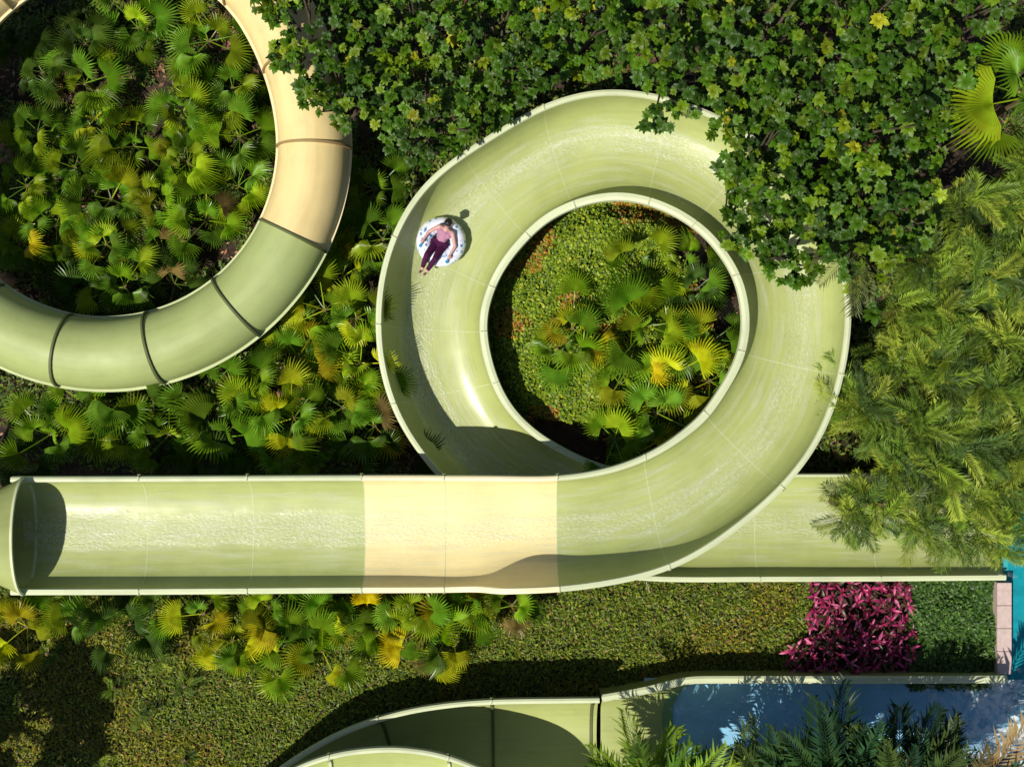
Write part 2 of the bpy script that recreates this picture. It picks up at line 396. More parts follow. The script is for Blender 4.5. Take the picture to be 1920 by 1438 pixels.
def build_flume(root, fl, cuts, mats, flange_depth=0.16, seam=True):
    """cuts: run lengths of the joints; mats: (shell, rim) for each section"""
    idx = [0]+[int(np.argmin(np.abs(fl.s-c))) for c in cuts]+[len(fl.s)-1]
    for k in range(len(idx)-1):
        a, b = idx[k], idx[k+1]; sh, rm = mats[k]
        s_o = obj('flume_section', mesh('flume_section', *fl.section(a, b)[:2], sh, True, fl.section(a, b)[2]), root)
        for lp in (fl.rim_o, fl.rim_i):
            v, f, uv = fl.sweep(a, b, lp); obj('rim', mesh('rim', v, f, rm, False, uv), s_o)
    for c in cuts:
        if seam:
            v, f, uv = fl.ring(c, 0.009, 0.003, 0.01); obj('seam', mesh('seam', v, f, M_seam, False, uv), root)
        i = min(max(int(np.argmin(np.abs(fl.s-c))), 1), len(fl.s)-2); O, u, wd, zb_, ho_, hi_ = fl.frame(i)
        for off, zz, wl_ in ((fl.lo*0.5, zb_+ho_, fl.lo*0.42), (wd-fl.li_at(hi_)*0.5, zb_+hi_, fl.li_at(hi_)*0.42)):
            q_ = fl.point(i, off, zz+0.035); obj('joint_plate', slab('joint_plate', -wl_, -0.016, wl_, 0.016, -0.03, 0.008, M_plate, 0.005), root, q_, (0, 0, math.atan2(u[1], u[0])))
        v, f, uv = fl.ring(c, 0.035, -0.04, flange_depth); obj('joint_flange', mesh('joint_flange', v, f, M_flange, False, uv), root)

def tube_mesh(pts, radii, n=10, uvs=False):
    v, f = [], []; P = [Vector(p) for p in pts]
    for i, p in enumerate(P):
        d = (P[min(i+1, len(P)-1)]-P[max(i-1, 0)]).normalized(); x = d.orthogonal().normalized(); y = d.cross(x)
        if i and abs(d.z) < 0.999:
            x = Vector((0, 0, 1)).cross(d).normalized(); y = d.cross(x)
        for k in range(n):
            a = 2*math.pi*k/n; v.append(p+(x*math.cos(a)+y*math.sin(a))*radii[i])
    for i in range(len(P)-1):
        for k in range(n): f.append((i*n+k, i*n+(k+1) % n, (i+1)*n+(k+1) % n, (i+1)*n+k))
    f.append(tuple(range(n))[::-1]); f.append(tuple((len(P)-1)*n+k for k in range(n))); return v, f

def post(root, x, y, ztop, r=0.11):
    v, f = tube_mesh([(x, y, 0), (x, y, 0.06), (x, y, 0.061), (x, y, ztop-0.25), (x, y, ztop-0.24), (x, y, ztop)], [0.24, 0.24, r, r, r*1.2, r*2.2], 14)
    obj('support_post', mesh('support_post', v, f, M_steel, False), root)

# main open flume: straight run, round loop, back under itself and out to the pool
ST = [((20, 1117), (20, 893)), ((300, 1116), (300, 892)), ((683, 1113), (683, 890)), ((870, 1113), (870, 891)), ((945, 1113), (945, 891)), ((1042, 1113), (1042, 892)),
      ((1190, 1091), (1155, 873)), ((1297, 1054), (1241, 835)), ((1394, 988), (1286, 800)), ((1476, 916), (1318, 773)), ((1547, 819), (1362, 705)), ((1583, 717), (1381, 665)),
      ((1600, 600), (1392, 605)), ((1590, 500), (1380, 530)), ((1548, 400), (1350, 480)), ((1475, 300), (1316, 440)), ((1375, 226), (1267, 406)), ((1260, 180), (1210, 383)), ((1139, 163), (1150, 375)), ((1027, 188), (1085, 388)),
      ((925, 247), (1024, 418)), ((808, 325), (966, 478)), ((746, 408), (936, 524)), ((709, 510), (917, 577)), ((701, 600), (913, 615)), ((703, 650), (916, 645)), ((720, 735), (930, 700)),
      ((756, 814), (955, 755)), ((813, 888), (1000, 803)), ((890, 965), (1062, 842)), ((990, 1035), (1132, 872)), ((1110, 1078), (1205, 885)), ((1230, 1092), (1290, 888)),
      ((1400, 1092), (1400, 887)), ((1650, 1091), (1650, 887)), ((1886, 1089), (1886, 886))]
mids = np.array([((a[0]+b[0])/2, (a[1]+b[1])/2) for a, b in ST]); cl = np.r_[0, np.cumsum(np.linalg.norm(np.diff(mids, axis=0), axis=1))]
zb = np.interp(cl, [cl[0], cl[5], cl[29], cl[32], cl[35]], [3.0, 2.86, 1.05, 0.92, 0.55])
ho = np.interp(cl, [cl[0], cl[3], cl[4], cl[8], cl[13], cl[21], cl[28], cl[32], cl[35]], [0.70, 0.66, 1.35, 1.08, 1.0, 1.3, 1.35, 0.62, 0.55])
hi = np.interp(cl, [cl[0], cl[5], cl[10], cl[28], cl[32], cl[35]], [0.66, 0.66, 0.78, 0.78, 0.58, 0.5])
FL = Flume([(a, b, zb[i], ho[i], hi[i]) for i, (a, b) in enumerate(ST)])
slide = empty('water_slide', (0, 0, 0), label='broad open green flume with a cream stretch, looping round to the pool', cat='water slide')
jp = [(275, 1003, 3), (478, 1003, 3), (683, 1003, 3), (832, 1003, 3), (1042, 1003, 3), (1230, 975, 3), (1385, 845, 3), (1490, 690, 3), (1480, 500, 2.6), (1370, 350, 2.5), (1235, 285, 2.4),
      (1045, 290, 2.2), (940, 385, 2), (840, 500, 1.8), (812, 620, 1.6), (838, 740, 1.5), (960, 900, 1.2), (1200, 985, 1), (1420, 990, 1), (1640, 990, 0.8)]
# the straight stretch lies above the lower run, so joints are looked up along the run in order
cuts = []; lo_ = 0.0
midw = (FL.D[:, 0:2]+FL.D[:, 2:4])/2
for (px, py, z) in jp:
    q = W(px, py, z); d = np.hypot(midw[:, 0]-q.x, midw[:, 1]-q.y); d[FL.s < lo_+0.8] = 99; d[FL.s > lo_+6] = 99
    lo_ = float(FL.s[int(np.argmin(d))]); cuts.append(lo_)
G2, C2 = (M_green, M_rim_g), (M_cream, M_rim_c)
build_flume(slide, FL, cuts, [G2, G2, G2, C2, C2]+[G2]*20)
v, f, uv = FL.film()
tag(obj('flume_water', mesh('flume_water', v, f, M_film, True, uv)), kind='structure')
for (px, py, z) in ((180, 1003, 3), (560, 1003, 3), (760, 1003, 3), (1460, 790, 3), (1500, 560, 3), (1420, 380, 2.6), (1150, 270, 2.2), (880, 420, 2), (805, 600, 1.8), (860, 790, 1.3), (1330, 990, 0.9), (1600, 990, 0.8), (1800, 990, 0.7)):
    q = W(px, py, z); d = np.hypot(midw[:, 0]-q.x, midw[:, 1]-q.y)
    if z == 3: d[FL.D[:, 4] < 2.0] = 99
    i = int(np.argmin(d)); c = midw[i]; post(slide, c[0], c[1], FL.D[i, 4]-0.07)
# outlet lip at the pool
iE = len(FL.s)-1
v, f, uv = FL.ring(FL.s[-1]-0.02, 0.05, 0.01, 0.12); obj('outlet_lip', mesh('outlet_lip', v, f, M_rim_g, True, uv), slide)
# cone-shaped tube mouth at the left end, feeding the straight run
def arch_shell(x_list, ycs, rys, zcs, rzs, n=30, th=0.05):
    v, f, uv = [], [], []
    for lev in (0, 1):
        for x, yc, ry, zc, rz in zip(x_list, ycs, rys, zcs, rzs):
            for k in range(n):
                a = 2*math.pi*k/n; e = th*lev
                v.append((x, yc+(ry-e)*math.cos(a), zc+(rz-e)*math.sin(a))); uv.append((x, k/n*2-1))
    r = len(x_list); q = r*n
    for j in range(r-1):
        for k in range(n):
            f.append((j*n+k, (j+1)*n+k, (j+1)*n+(k+1) % n, j*n+(k+1) % n)); f.append((q+j*n+k, q+j*n+(k+1) % n, q+(j+1)*n+(k+1) % n, q+(j+1)*n+k))
    for j in (0, r-1):
        for k in range(n): f.append((j*n+k, j*n+(k+1) % n, q+j*n+(k+1) % n, q+j*n+k))
    return v, f, uv
mx = W(21, 1005, 4.35).x; my = W(20, 1005, 3.7).y; hw = (W(0, 893, 3.7).y-W(0, 1117, 3.7).y)/2
xs = [mx-3.6, mx-2.0, mx-0.55, mx-0.02]; rys = [0.92, 0.92, 1.02, hw-0.02]; zc = [3.85, 3.82, 3.74, 3.66]; rz = [0.88, 0.88, 0.84, 0.70]
v, f, uv = arch_shell(xs, [my]*4, rys, zc, rz); mo = obj('tube_mouth', mesh('tube_mouth', v, f, M_green, True, uv), slide)
v, f, uv = arch_shell([mx-0.03, mx+0.02], [my]*2, [hw+0.005]*2, [3.66]*2, [0.725]*2, 40, 0.06); obj('rim', mesh('rim', v, f, M_rim_g, True, uv), mo)

# ------------------------------------------------------------------ closed tube slide, upper left
TC = W(198, 272, 2.3); TRm = 392*(CAM_H-2.3)/FPX; TR = 0.82
tube = empty('tube_slide', (TC.x, TC.y, 0), label='closed tube slide bending round the palm bed, cream above and green below', cat='water slide')
def tz(a): return 2.3+(a+100)/250*0.15           # axis height, falling clockwise
def tdr(a): return 0.0124*0.25*sum(float(np.interp(a+k, [18, 36, 52, 92, 127, 200], [0, 9, 26, 4, -24, -42])) for k in (-9, -3, 3, 9))   # the bend is not a true circle
def tpt(a, r, z): r = r+tdr(a); return (math.cos(R(a))*r, math.sin(R(a))*r, z)
def tube_section(a0, a1, r=TR, n=36, seg=14):
    v, f, uv = [], [], []
    for i in range(seg+1):
        a = a0+(a1-a0)*i/seg
        for k in range(n):
            b = 2*math.pi*k/n; v.append(tpt(a, TRm+r*math.cos(b), tz(a)+r*math.sin(b))); uv.append((R(a)*TRm, k/n*2-1))
    for i in range(seg):
        for k in range(n): f.append((i*n+k, (i+1)*n+k, (i+1)*n+(k+1) % n, i*n+(k+1) % n))
    return v, f, uv
def side_flange(a0, a1, sg, seg=14):
    v, f, uv = [], [], []; L = [(TR-0.02, -0.025), (TR+0.06, -0.025), (TR+0.06, 0.025), (TR-0.02, 0.025)]
    for i in range(seg+1):
        a = a0+(a1-a0)*i/seg
        for k, (rr, z) in enumerate(L): v.append(tpt(a, TRm+sg*rr, tz(a)+z)); uv.append((R(a)*TRm, k*0.05))
    for i in range(seg):
        for k in range(4): f.append((i*4+k, i*4+(k+1) % 4, (i+1)*4+(k+1) % 4, (i+1)*4+k))
    f += [(0, 1, 2, 3), (seg*4+3, seg*4+2, seg*4+1, seg*4)]; return v, f, uv
def joint_ring(a, half=0.30, r0=TR-0.01, r1=TR+0.055, n=40):
    v, f, uv = [], [], []
    for (da, rr) in ((-half, r0), (-half, r1), (half, r1), (half, r0)):
        for k in range(n):
            b = 2*math.pi*k/n; v.append(tpt(a+da, TRm+rr*math.cos(b), tz(a)+rr*math.sin(b))); uv.append((da, k/n*2-1))
    for j in range(4):
        for k in range(n): f.append((j*n+k, j*n+(k+1) % n, ((j+1) % 4)*n+(k+1) % n, ((j+1) % 4)*n+k))
    return v, f, uv
a = -176
while a < 190:
    b = a+25; cr = -27 < a < 150; m_ = M_tcream if cr else M_tgreen
    v, f, uv = tube_section(a+0.05, b-0.05); s_ = obj('tube_section', mesh('tube_section', v, f, m_, True, uv), tube)
    for sg in (-1, 1):
        v, f, uv = side_flange(a+0.05, b-0.05, sg); obj('side_flange', mesh('side_flange', v, f, M_trim_c if cr else M_trim_g, False, uv), s_)
    if b < 185:
        v, f, uv = joint_ring(b); obj('joint_flange', mesh('joint_flange', v, f, M_tflc if -20 < b < 150 else M_flange, True, uv), tube)
    if -140 < a < 60:
        q = tpt(a+12, TRm, 0); post(tube, q[0], q[1], tz(a+12)-TR+0.03)
    a = b

# ------------------------------------------------------------------ lower slides at the bottom edge
S2 = [((480, 1690), (420, 1520)), ((600, 1610), (520, 1440)), ((690, 1560), (630, 1373)), ((770, 1525), (740, 1334)), ((850, 1503), (835, 1317)), ((925, 1496), (922, 1310)), ((1040, 1494), (1040, 1308)), ((1124, 1493), (1124, 1307))]
F2 = Flume([(a, b, 0.55, 1.0, 1.0) for a, b in S2], 0.12, 0.13, 2.0, sm=8)
low = empty('lower_slide', (0, 0, 0), label='wide shaded green flume at the bottom edge leading into the blue run-out', cat='water slide')
build_flume(low, F2, [F2.near(740, 1435, 0.55), F2.near(922, 1403, 0.55)], [(M_green, M_rim_g)]*3, 0.16, False)
for c in (F2.near(740, 1435, 0.55), F2.near(922, 1403, 0.55), F2.s[-1]-0.03):
    v, f, uv = F2.ring(c, 0.035, 0.035, 0.02); obj('joint_rib', mesh('joint_rib', v, f, M_flange, True, uv), low)
# run-out: flat-bottomed channel whose wall starts with a curved shoulder
def W2(px, py, z): q = W(px, py, z); return (q.x, q.y)
zr = 1.0
edge = [(1128, 1306), (1170, 1299), (1215, 1290), (1255, 1280), (1290, 1273), (1325, 1271), (1420, 1271), (1600, 1271), (1750, 1271), (1888, 1270)]
E = catmull([W2(x, y, zr) for x, y in edge], 6)
def wall_strip(E, loop):
    v, f = [], []; m = None
    for i in range(len(E)):
        t_ = E[min(i+1, len(E)-1)]-E[max(i-1, 0)]; t_ = t_/np.linalg.norm(t_); nrm = np.array((t_[1], -t_[0])); L = loop(i/(len(E)-1)); m = len(L)
        for o_, z in L: v.append((E[i][0]+nrm[0]*o_, E[i][1]+nrm[1]*o_, z))
    for i in range(len(E)-1):
        for k in range(m): f.append((i*m+k, i*m+(k+1) % m, (i+1)*m+(k+1) % m, (i+1)*m+k))
    f += [tuple(range(m)), tuple((len(E)-1)*m+k for k in range(m))[::-1]]; return v, f
v, f = wall_strip(E, lambda s_: [(0.10, 0.30), (0.13, zr-0.02), (0.10, zr), (0.02, zr+0.01), (0.0, zr-0.06), (0.03, 0.06)]); obj('channel_wall', mesh('channel_wall', v, f, M_green, False, [(a[0], a[2]) for a in v]), low)
v, f = wall_strip(E, lambda s_: [(0.135, zr-0.02), (0.09, zr+0.022), (0.0, zr+0.03), (-0.05, zr), (-0.05, zr-0.05), (-0.02, zr-0.07)]); obj('rim', mesh('rim', v, f, M_rim_g, False, [(a[0], a[2]) for a in v]), low)
# shoulder: curved green floor that dips from the flume to the blue floor
xa = W(1126, 0, 0.6).x; xb = W(1262, 0, 0.4).x; v, f = [], []; n1_, n2_ = 14, 30
ys = W(0, 1478, 0.6).y
for i in range(n1_+1):
    s_ = i/n1_
    for k in range(n2_+1):
        q = k/n2_; x = xa+(xb-xa)*s_; yt = np.interp(x, E[:, 0], E[:, 1])-0.10; y = yt+(ys-yt)*q
        wall = max(0, 1-q*6)**2*0.5*(1-s_*0.5)
        v.append((x+0.55*max(0, 1-q*3)**2*s_, y, 0.62-0.36*s_*s_+wall*0.8))
for i in range(n1_):
    for k in range(n2_): f.append((i*(n2_+1)+k, i*(n2_+1)+k+1, (i+1)*(n2_+1)+k+1, (i+1)*(n2_+1)+k))
obj('shoulder', mesh('shoulder', v, f, M_green, True, [(a[0], a[1]) for a in v]), low)
ys = W(0, 1440, 0.3).y; xe = W(1888, 0, 0.3).x; yt = W(0, 1281, 0.3).y
obj('channel_floor', mesh('channel_floor', [(xb-0.7, ys, 0.22), (xe, ys, 0.22), (xe, yt+0.12, 0.22), (xb-0.7, yt+0.12, 0.22)], [(0, 1, 2, 3)], M_bluefloor), low)
obj('channel_wall', slab('channel_wall', xa, ys-0.14, xe, ys, 0.05, zr, M_green, 0.02), low)
tag(obj('runout_water', grid_sheet('runout_water', xb-0.35, ys, xe+0.45, yt+0.11, 0.36, M_run)), kind='structure')
# the higher slide that passes over it and throws it into shade
S3 = [((420, 1830), (440, 1516)), ((520, 1780), (530, 1448)), ((620, 1745), (622, 1411)), ((720, 1735), (720, 1399)), ((790, 1740), (785, 1403)), ((838, 1752), (836, 1413)), ((930, 1790), (905, 1440)), ((1010, 1850), (985, 1480)), ((1080, 1930), (1060, 1545))]
F3 = Flume([((a[0], a[1]-90), b, 1.95, 0.62, 0.62) for a, b in S3], 0.10, 0.13, 2.2, sm=8)
arc = empty('upper_slide', (0, 0, 0), label='raised pale green flume curving over the shaded lower flume at the bottom edge', cat='water slide')
c3 = [F3.near(622, 1533, 1.95), F3.near(837, 1537, 1.95)]
build_flume(arc, F3, c3, [(M_green, M_rim_g)]*3, 0.16, False)
for c in c3:
    v, f, uv = F3.ring(c, 0.03, 0.05, 0.02); obj('joint_rib', mesh('joint_rib', v, f, M_rim_g, True, uv), arc)
for fl_, r_, pts in ((F2, low, ((1010, 1400),)), (F3, arc, ((480, 1620), (1040, 1690)))):
    md = (fl_.D[:, 0:2]+fl_.D[:, 2:4])/2
    for px, py in pts:
        q = W(px, py, fl_.D[0, 4]); i = int(np.argmin(np.hypot(md[:, 0]-q.x, md[:, 1]-q.y))); post(r_, md[i][0], md[i][1], fl_.D[i, 4]-0.06)

# ------------------------------------------------------------------ scattered small leaves (uncountable ground cover)
def leaf_cloud(name, x, y, z, size, colr, aspect=0.42, tilt=(0.1, 0.9), seed=3, fold=0.18):
    n = len(x); r = np.random.default_rng(seed); az = r.uniform(0, 2*np.pi, n); tl = r.uniform(*tilt, n)
    d = np.stack([np.cos(az)*np.cos(tl), np.sin(az)*np.cos(tl), np.sin(tl)], 1); sd_ = np.stack([-np.sin(az), np.cos(az), np.zeros(n)], 1)
    rl = r.uniform(-0.6, 0.6, n)[:, None]; up = np.cross(d, sd_)*-1; sdr = sd_*np.cos(rl)+up*np.sin(rl)
    P = np.stack([x, y, z], 1); L = size[:, None]; Wd = L*aspect*0.5
    a = P; b = P+d*L*0.5+sdr*Wd; c = P+d*L-np.array((0, 0, 1))*L*fold; e = P+d*L*0.5-sdr*Wd
    V = np.stack([a, b, c, e], 1).reshape(-1, 3)
    me = bpy.data.meshes.new(name); me.vertices.add(4*n); me.vertices.foreach_set('co', V.astype(np.float32).ravel())
    me.loops.add(4*n); me.loops.foreach_set('vertex_index', np.arange(4*n, dtype=np.int32)); me.polygons.add(n)
    me.polygons.foreach_set('loop_start', np.arange(0, 4*n, 4, dtype=np.int32)); me.polygons.foreach_set('loop_total', np.full(n, 4, np.int32))
    at = me.attributes.new('leafcol', 'FLOAT_COLOR', 'FACE'); c4 = np.ones((n, 4), np.float32); c4[:, :3] = colr
    at.data.foreach_set('color', c4.ravel()); me.materials.append(M_small); me.update(calc_edges=True); me.validate(); return me

def wpoly(pts, z=0.0): return [tuple(W(x, y, z)[:2]) for x, y in pts]
def scatter(poly, dens, seed):
    r = np.random.default_rng(seed); P = np.array(poly); lo, hi = P.min(0), P.max(0); n = int((hi-lo).prod()*dens)
    c = r.uniform(lo, hi, (n, 2)); k = inpoly(c[:, 0], c[:, 1], poly); return c[k, 0], c[k, 1], r
def palette(r, n, cols, wts):
    c = np.array(cols)[r.choice(len(cols), n, p=np.array(wts)/sum(wts))]; return c*r.uniform(0.65, 1.35, (n, 1))

# lawn of low leafy cover along the bottom
LAWN = wpoly([(-120, 1100), (900, 1060), (1530, 1060), (1500, 1280), (1290, 1300), (1120, 1340), (760, 1360), (520, 1500), (-120, 1560)])
x, y, r = scatter(LAWN, 900, 21); n = len(x); nz = vnoise(x, y, 0.9, 2)*0.6+vnoise(x, y, 0.3, 5)*0.4
z = 0.015+0.16*nz*r.uniform(0.2, 1, n)
c = palette(r, n, [(0.15, 0.21, 0.016), (0.23, 0.28, 0.022), (0.075, 0.125, 0.012), (0.28, 0.19, 0.06)], [4, 3, 3.5, 0.8])
br = vnoise(x, y, 1.3, 9); c[br > 0.62] = c[br > 0.62]*np.array((1.25, 0.98, 0.9))
tag(obj('grass', leaf_cloud('grass', x, y, z, r.uniform(0.07, 0.17, n), c, 0.30, (0.0, 1.0), 5)), 'low leafy green ground cover along the bottom strip', 'ground cover', kind='stuff')
# round bed inside the loop: a low mound of soil with planting
MZ = 0.75
def mound_z(x, y):
    c_ = W(1150, 622, 0.7); d_ = np.hypot(np.asarray(x)-c_.x, np.asarray(y)-c_.y)
    return MZ*np.clip((3.15-d_)/0.5, 0, 1)
mc = W(1150, 622, 0.7); v, f = [(mc.x, mc.y, MZ)], []
for j, rr_ in enumerate((0.9, 1.8, 2.65, 2.9, 3.15)):
    for k in range(40):
        a_ = 2*math.pi*k/40; x_, y_ = mc.x+math.cos(a_)*rr_, mc.y+math.sin(a_)*rr_
        v.append((x_, y_, float(mound_z(x_, y_))+0.02+0.05*math.sin(k*2.3+j*1.7)*(j < 3)))
for k in range(40): f.append((0, 1+k, 1+(k+1) % 40))
for j in range(4):
    for k in range(40): f.append((1+j*40+k, 1+(j+1)*40+k, 1+(j+1)*40+(k+1) % 40, 1+j*40+(k+1) % 40))
tag(obj('terrain', mesh('terrain', v, f, M_soil, True)), kind='structure')
bc = W(1150, 622, 0.9); s_ = (CAM_H-0.9)/FPX
BED = [(bc.x+math.cos(a)*250*s_, bc.y+math.sin(a)*260*s_) for a in np.linspace(0, 2*math.pi, 40)]
x, y, r = scatter(BED, 1500, 23); px = 960+x/s_; py = 719-y/s_
keep = ~inpoly(px, py, [(1230, 430), (1440, 430), (1440, 700), (1340, 620), (1300, 520)]) & ~inpoly(px, py, [(1000, 780), (1130, 800), (1150, 900), (1000, 900)])
keep &= ~(inpoly(px, py, [(1180, 600), (1420, 560), (1380, 900), (1120, 900), (1120, 760)]) & (r.uniform(0, 1, len(x)) < 0.55))
x, y = x[keep], y[keep]; n = len(x); nz = vnoise(x, y, 0.55, 3)*0.65+vnoise(x, y, 0.22, 8)*0.35
z = mound_z(x, y)+0.06+0.45*nz*np.sqrt(r.uniform(0.1, 1, n))
c = palette(r, n, [(0.19, 0.29, 0.012), (0.27, 0.36, 0.016), (0.10, 0.18, 0.012), (0.35, 0.38, 0.02)], [4, 3, 3, 1])
rd = vnoise(x, y, 0.7, 14); k = (rd > 0.68) & (r.uniform(0, 1, n) < 0.6); c[k] = c[k]*np.array((1.9, 0.65, 1.6))
tag(obj('shrub_cover', leaf_cloud('shrub_cover', x, y, z, r.uniform(0.06, 0.11, n), c, 0.62, (-0.2, 0.7), 6)), 'small leaved green shrubbery filling the round bed inside the loop', 'shrubbery', kind='stuff')
# dark hedge bed beside the pool wall
x, y, r = scatter(wpoly([(1695, 1070), (1872, 1070), (1872, 1285), (1695, 1285)]), 1500, 25); n = len(x)
z = 0.08+0.42*(vnoise(x, y, 0.4, 4)*0.7+0.3)*np.sqrt(r.uniform(0.1, 1, n)); c = palette(r, n, [(0.06, 0.14, 0.02), (0.10, 0.19, 0.025), (0.035, 0.08, 0.014)], [4, 2, 3])
tag(obj('hedge_cover', leaf_cloud('hedge_cover', x, y, z, r.uniform(0.07, 0.12, n), c, 0.55, (-0.1, 0.7), 7)), 'dark green leafy hedge planting between the pink cordylines and the pool wall', 'hedge', kind='stuff')
# undergrowth below palms and trees (thin, patchy) + leaf litter
UND = wpoly([(-150, -150), (2080, -150), (2080, 1060), (1500, 1060), (1500, 880), (-150, 880)])
x, y, r = scatter(UND, 330, 27); nzz = vnoise(x, y, 1.1, 31)*0.7+vnoise(x, y, 0.4, 12)*0.3; px = 960+x*FPX/CAM_H; py = 719-y*FPX/CAM_H
k = (nzz > 0.40) & ~(np.hypot(px-1150, py-622) < 300); k &= ~((px > 700) & (py > 560) & (px < 1500))
k &= ~((px > 1878) & (py > 1000)); x, y, nzz = x[k], y[k], nzz[k]; n = len(x)
z = 0.03+(nzz-0.40)*1.5*np.sqrt(r.uniform(0.05, 1, n)); c = palette(r, n, [(0.09, 0.15, 0.016), (0.16, 0.22, 0.02), (0.045, 0.09, 0.014), (0.22, 0.23, 0.03)], [4, 3, 3, 1])
tag(obj('undergrowth', leaf_cloud('undergrowth', x, y, z, r.uniform(0.08, 0.2, n), c, 0.36, (-0.1, 0.9), 8)), 'patchy low green undergrowth between the palms on dark soil', 'undergrowth', kind='stuff')
x, y, r = scatter(wpoly([(-150, -150), (2080, -150), (2080, 1060), (1500, 1060), (1500, 900), (-150, 900)]), 55, 29); n = len(x)
lit = vnoise(x, y, 1.0, 41); k = lit > 0.45; x, y = x[k], y[k]; n = len(x)
c = palette(r, n, [(0.26, 0.12, 0.06), (0.40, 0.22, 0.12), (0.15, 0.08, 0.05), (0.42, 0.17, 0.10)], [3, 2, 3, 2])
tag(obj('leaf_litter', leaf_cloud('leaf_litter', x, y, np.full(n, 0.02)+r.uniform(0, 0.03, n), r.uniform(0.08, 0.2, n), c, 0.4, (0.0, 0.15), 9, 0.02)), 'fallen brown and reddish leaves on the soil under the plants', 'leaf litter', kind='stuff')

# ------------------------------------------------------------------ fan palms
def fan_leaf(pet, Rr, nseg, span, droop, fold, seed):
    """petiole along +x, then a pleated, split fan blade; one connected mesh"""
    r = random.Random(seed); v, f, fm = [], [], []
    # petiole: 3-sided bowed bar
    ps = 5
    for i in range(ps):
        s_ = i/(ps-1); x = pet*s_; z = 0.10*math.sin(s_*math.pi*0.5)*pet
        for k in range(3):
            a = 2*math.pi*k/3; v.append((x, math.cos(a)*0.014*(1.3-s_*0.6), z+math.sin(a)*0.011))
    for i in range(ps-1):
        for k in range(3): f.append((i*3+k, i*3+(k+1) % 3, (i+1)*3+(k+1) % 3, (i+1)*3+k)); fm.append(1)
    z0 = 0.10*pet; c = len(v); v.append((pet, 0, z0))
    f.append((3*(ps-1), 3*(ps-1)+1, c)); fm.append(1)
    def P(th, rr, lift):
        x, y = math.cos(th)*rr, math.sin(th)*rr
        q = rr/Rr; z = -droop*q*q*Rr*0.5 - droop*0.25*q**4*Rr + fold*abs(y)*0.9
        return (pet+x+0.06*Rr, y, z0+z+lift)
    da = span/nseg; base = len(v)
    for i in range(nseg+1):
        th = -span/2+da*i
        for q in (0.16, 0.44): v.append(P(th, Rr*q*1.0, -0.03*q*Rr*2))
    for i in range(nseg):
        th = -span/2+da*(i+0.5); edge_ = abs(th)/(span/2); ln = Rr*(1.0-0.22*edge_**2)*r.uniform(0.92, 1.05); w_ = r.uniform(-0.5, 0.5)*da*0.5
        b0 = base+2*i; m0 = len(v)
        v.append(P(th, Rr*0.16, 0.012)); v.append(P(th, Rr*0.44, 0.035*Rr*1.8)); tip = P(th+w_*0.9, ln*r.choice((1, 1, 1, 0.85)), -0.08*Rr*r.uniform(0, 2.6)); v.append(tip)
        wl = P(th-da*0.25, Rr*0.68, 0.0); wr = P(th+da*0.25, Rr*0.68, 0.0); v.append(wl); v.append(wr)
        f += [(b0, b0+1, m0+1, m0), (m0, m0+1, b0+3, b0+2), (b0+1, m0+3, m0+1), (m0+1, m0+4, b0+3), (m0+3, m0+2, m0+1), (m0+1, m0+2, m0+4), (c, b0, m0), (c, m0, b0+2)]
        fm += [0]*8
    return mesh('fan_leaf', v, f, None, False, mats=[M_palm, M_palm], fm=fm)
FAN = [fan_leaf(p_, r_, n_, R(sp), d_, fo, i) for i, (p_, r_, n_, sp, d_, fo) in enumerate([
    (0.55, 0.64, 26, 240, 0.45, 0.35), (0.75, 0.60, 24, 205, 0.75, 0.50), (0.40, 0.58, 26, 265, 0.30, 0.20), (0.62, 0.70, 28, 190, 0.95, 0.60), (0.85, 0.58, 24, 225, 0.60, 0.30), (0.30, 0.46, 20, 170, 0.15, 0.75)])]
PG = [(0.20, 0.34, 0.012), (0.14, 0.28, 0.014), (0.31, 0.42, 0.014), (0.16, 0.31, 0.022)]
PY = [(0.52, 0.54, 0.015), (0.64, 0.56, 0.018), (0.44, 0.48, 0.018)]
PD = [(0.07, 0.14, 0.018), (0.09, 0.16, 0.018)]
def fan_palm(px, py, zc, nl, sc_, tint, label, group, seed, name='fan_palm', base=0.0):
    r = random.Random(seed); sc_ *= r.uniform(0.82, 1.18); q = W(px, py, zc+base+0.35)
    root = empty(name, (q.x, q.y, base), r.uniform(0, 6.28), label=label, cat='palm', group=group)
    v, f = tube_mesh([(0, 0, 0), (0.01, 0, zc*0.5), (0, 0.01, zc+0.03)], [0.10, 0.075, 0.05], 8); obj('stem', mesh('stem', v, f, M_stem, True), root)
    for i in range(nl):
        az = i*2.39996+r.uniform(-0.35, 0.35); u = i/max(1, nl-1)
        el = R(12+52*(1-u)+r.uniform(-9, 9))                      # outer leaves lie lower
        k = r.choice(FAN[:5]) if i > 0 else FAN[5 if r.random() < 0.4 else 2]
        el = R(78) if k is FAN[5] else el
        # inner ones stand more upright
        o_ = obj('leaf', k, root, (0, 0, zc), (r.uniform(-0.7, 0.7), -el*0.75+r.uniform(-0.15, 0.3), az), sc_*r.uniform(0.75, 1.18))
        pal = PG
        if tint == 'y': pal = PY if r.random() < 0.55 else PG
        if tint == 'm': pal = PY if r.random() < 0.22 else PG
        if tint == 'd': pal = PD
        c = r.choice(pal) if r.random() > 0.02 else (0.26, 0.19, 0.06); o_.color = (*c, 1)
    return root
ORD = ['first', 'second', 'third', 'fourth', 'fifth', 'sixth', 'seventh', 'eighth', 'ninth', 'tenth', 'eleventh', 'twelfth', 'thirteenth', 'fourteenth', 'fifteenth', 'sixteenth']
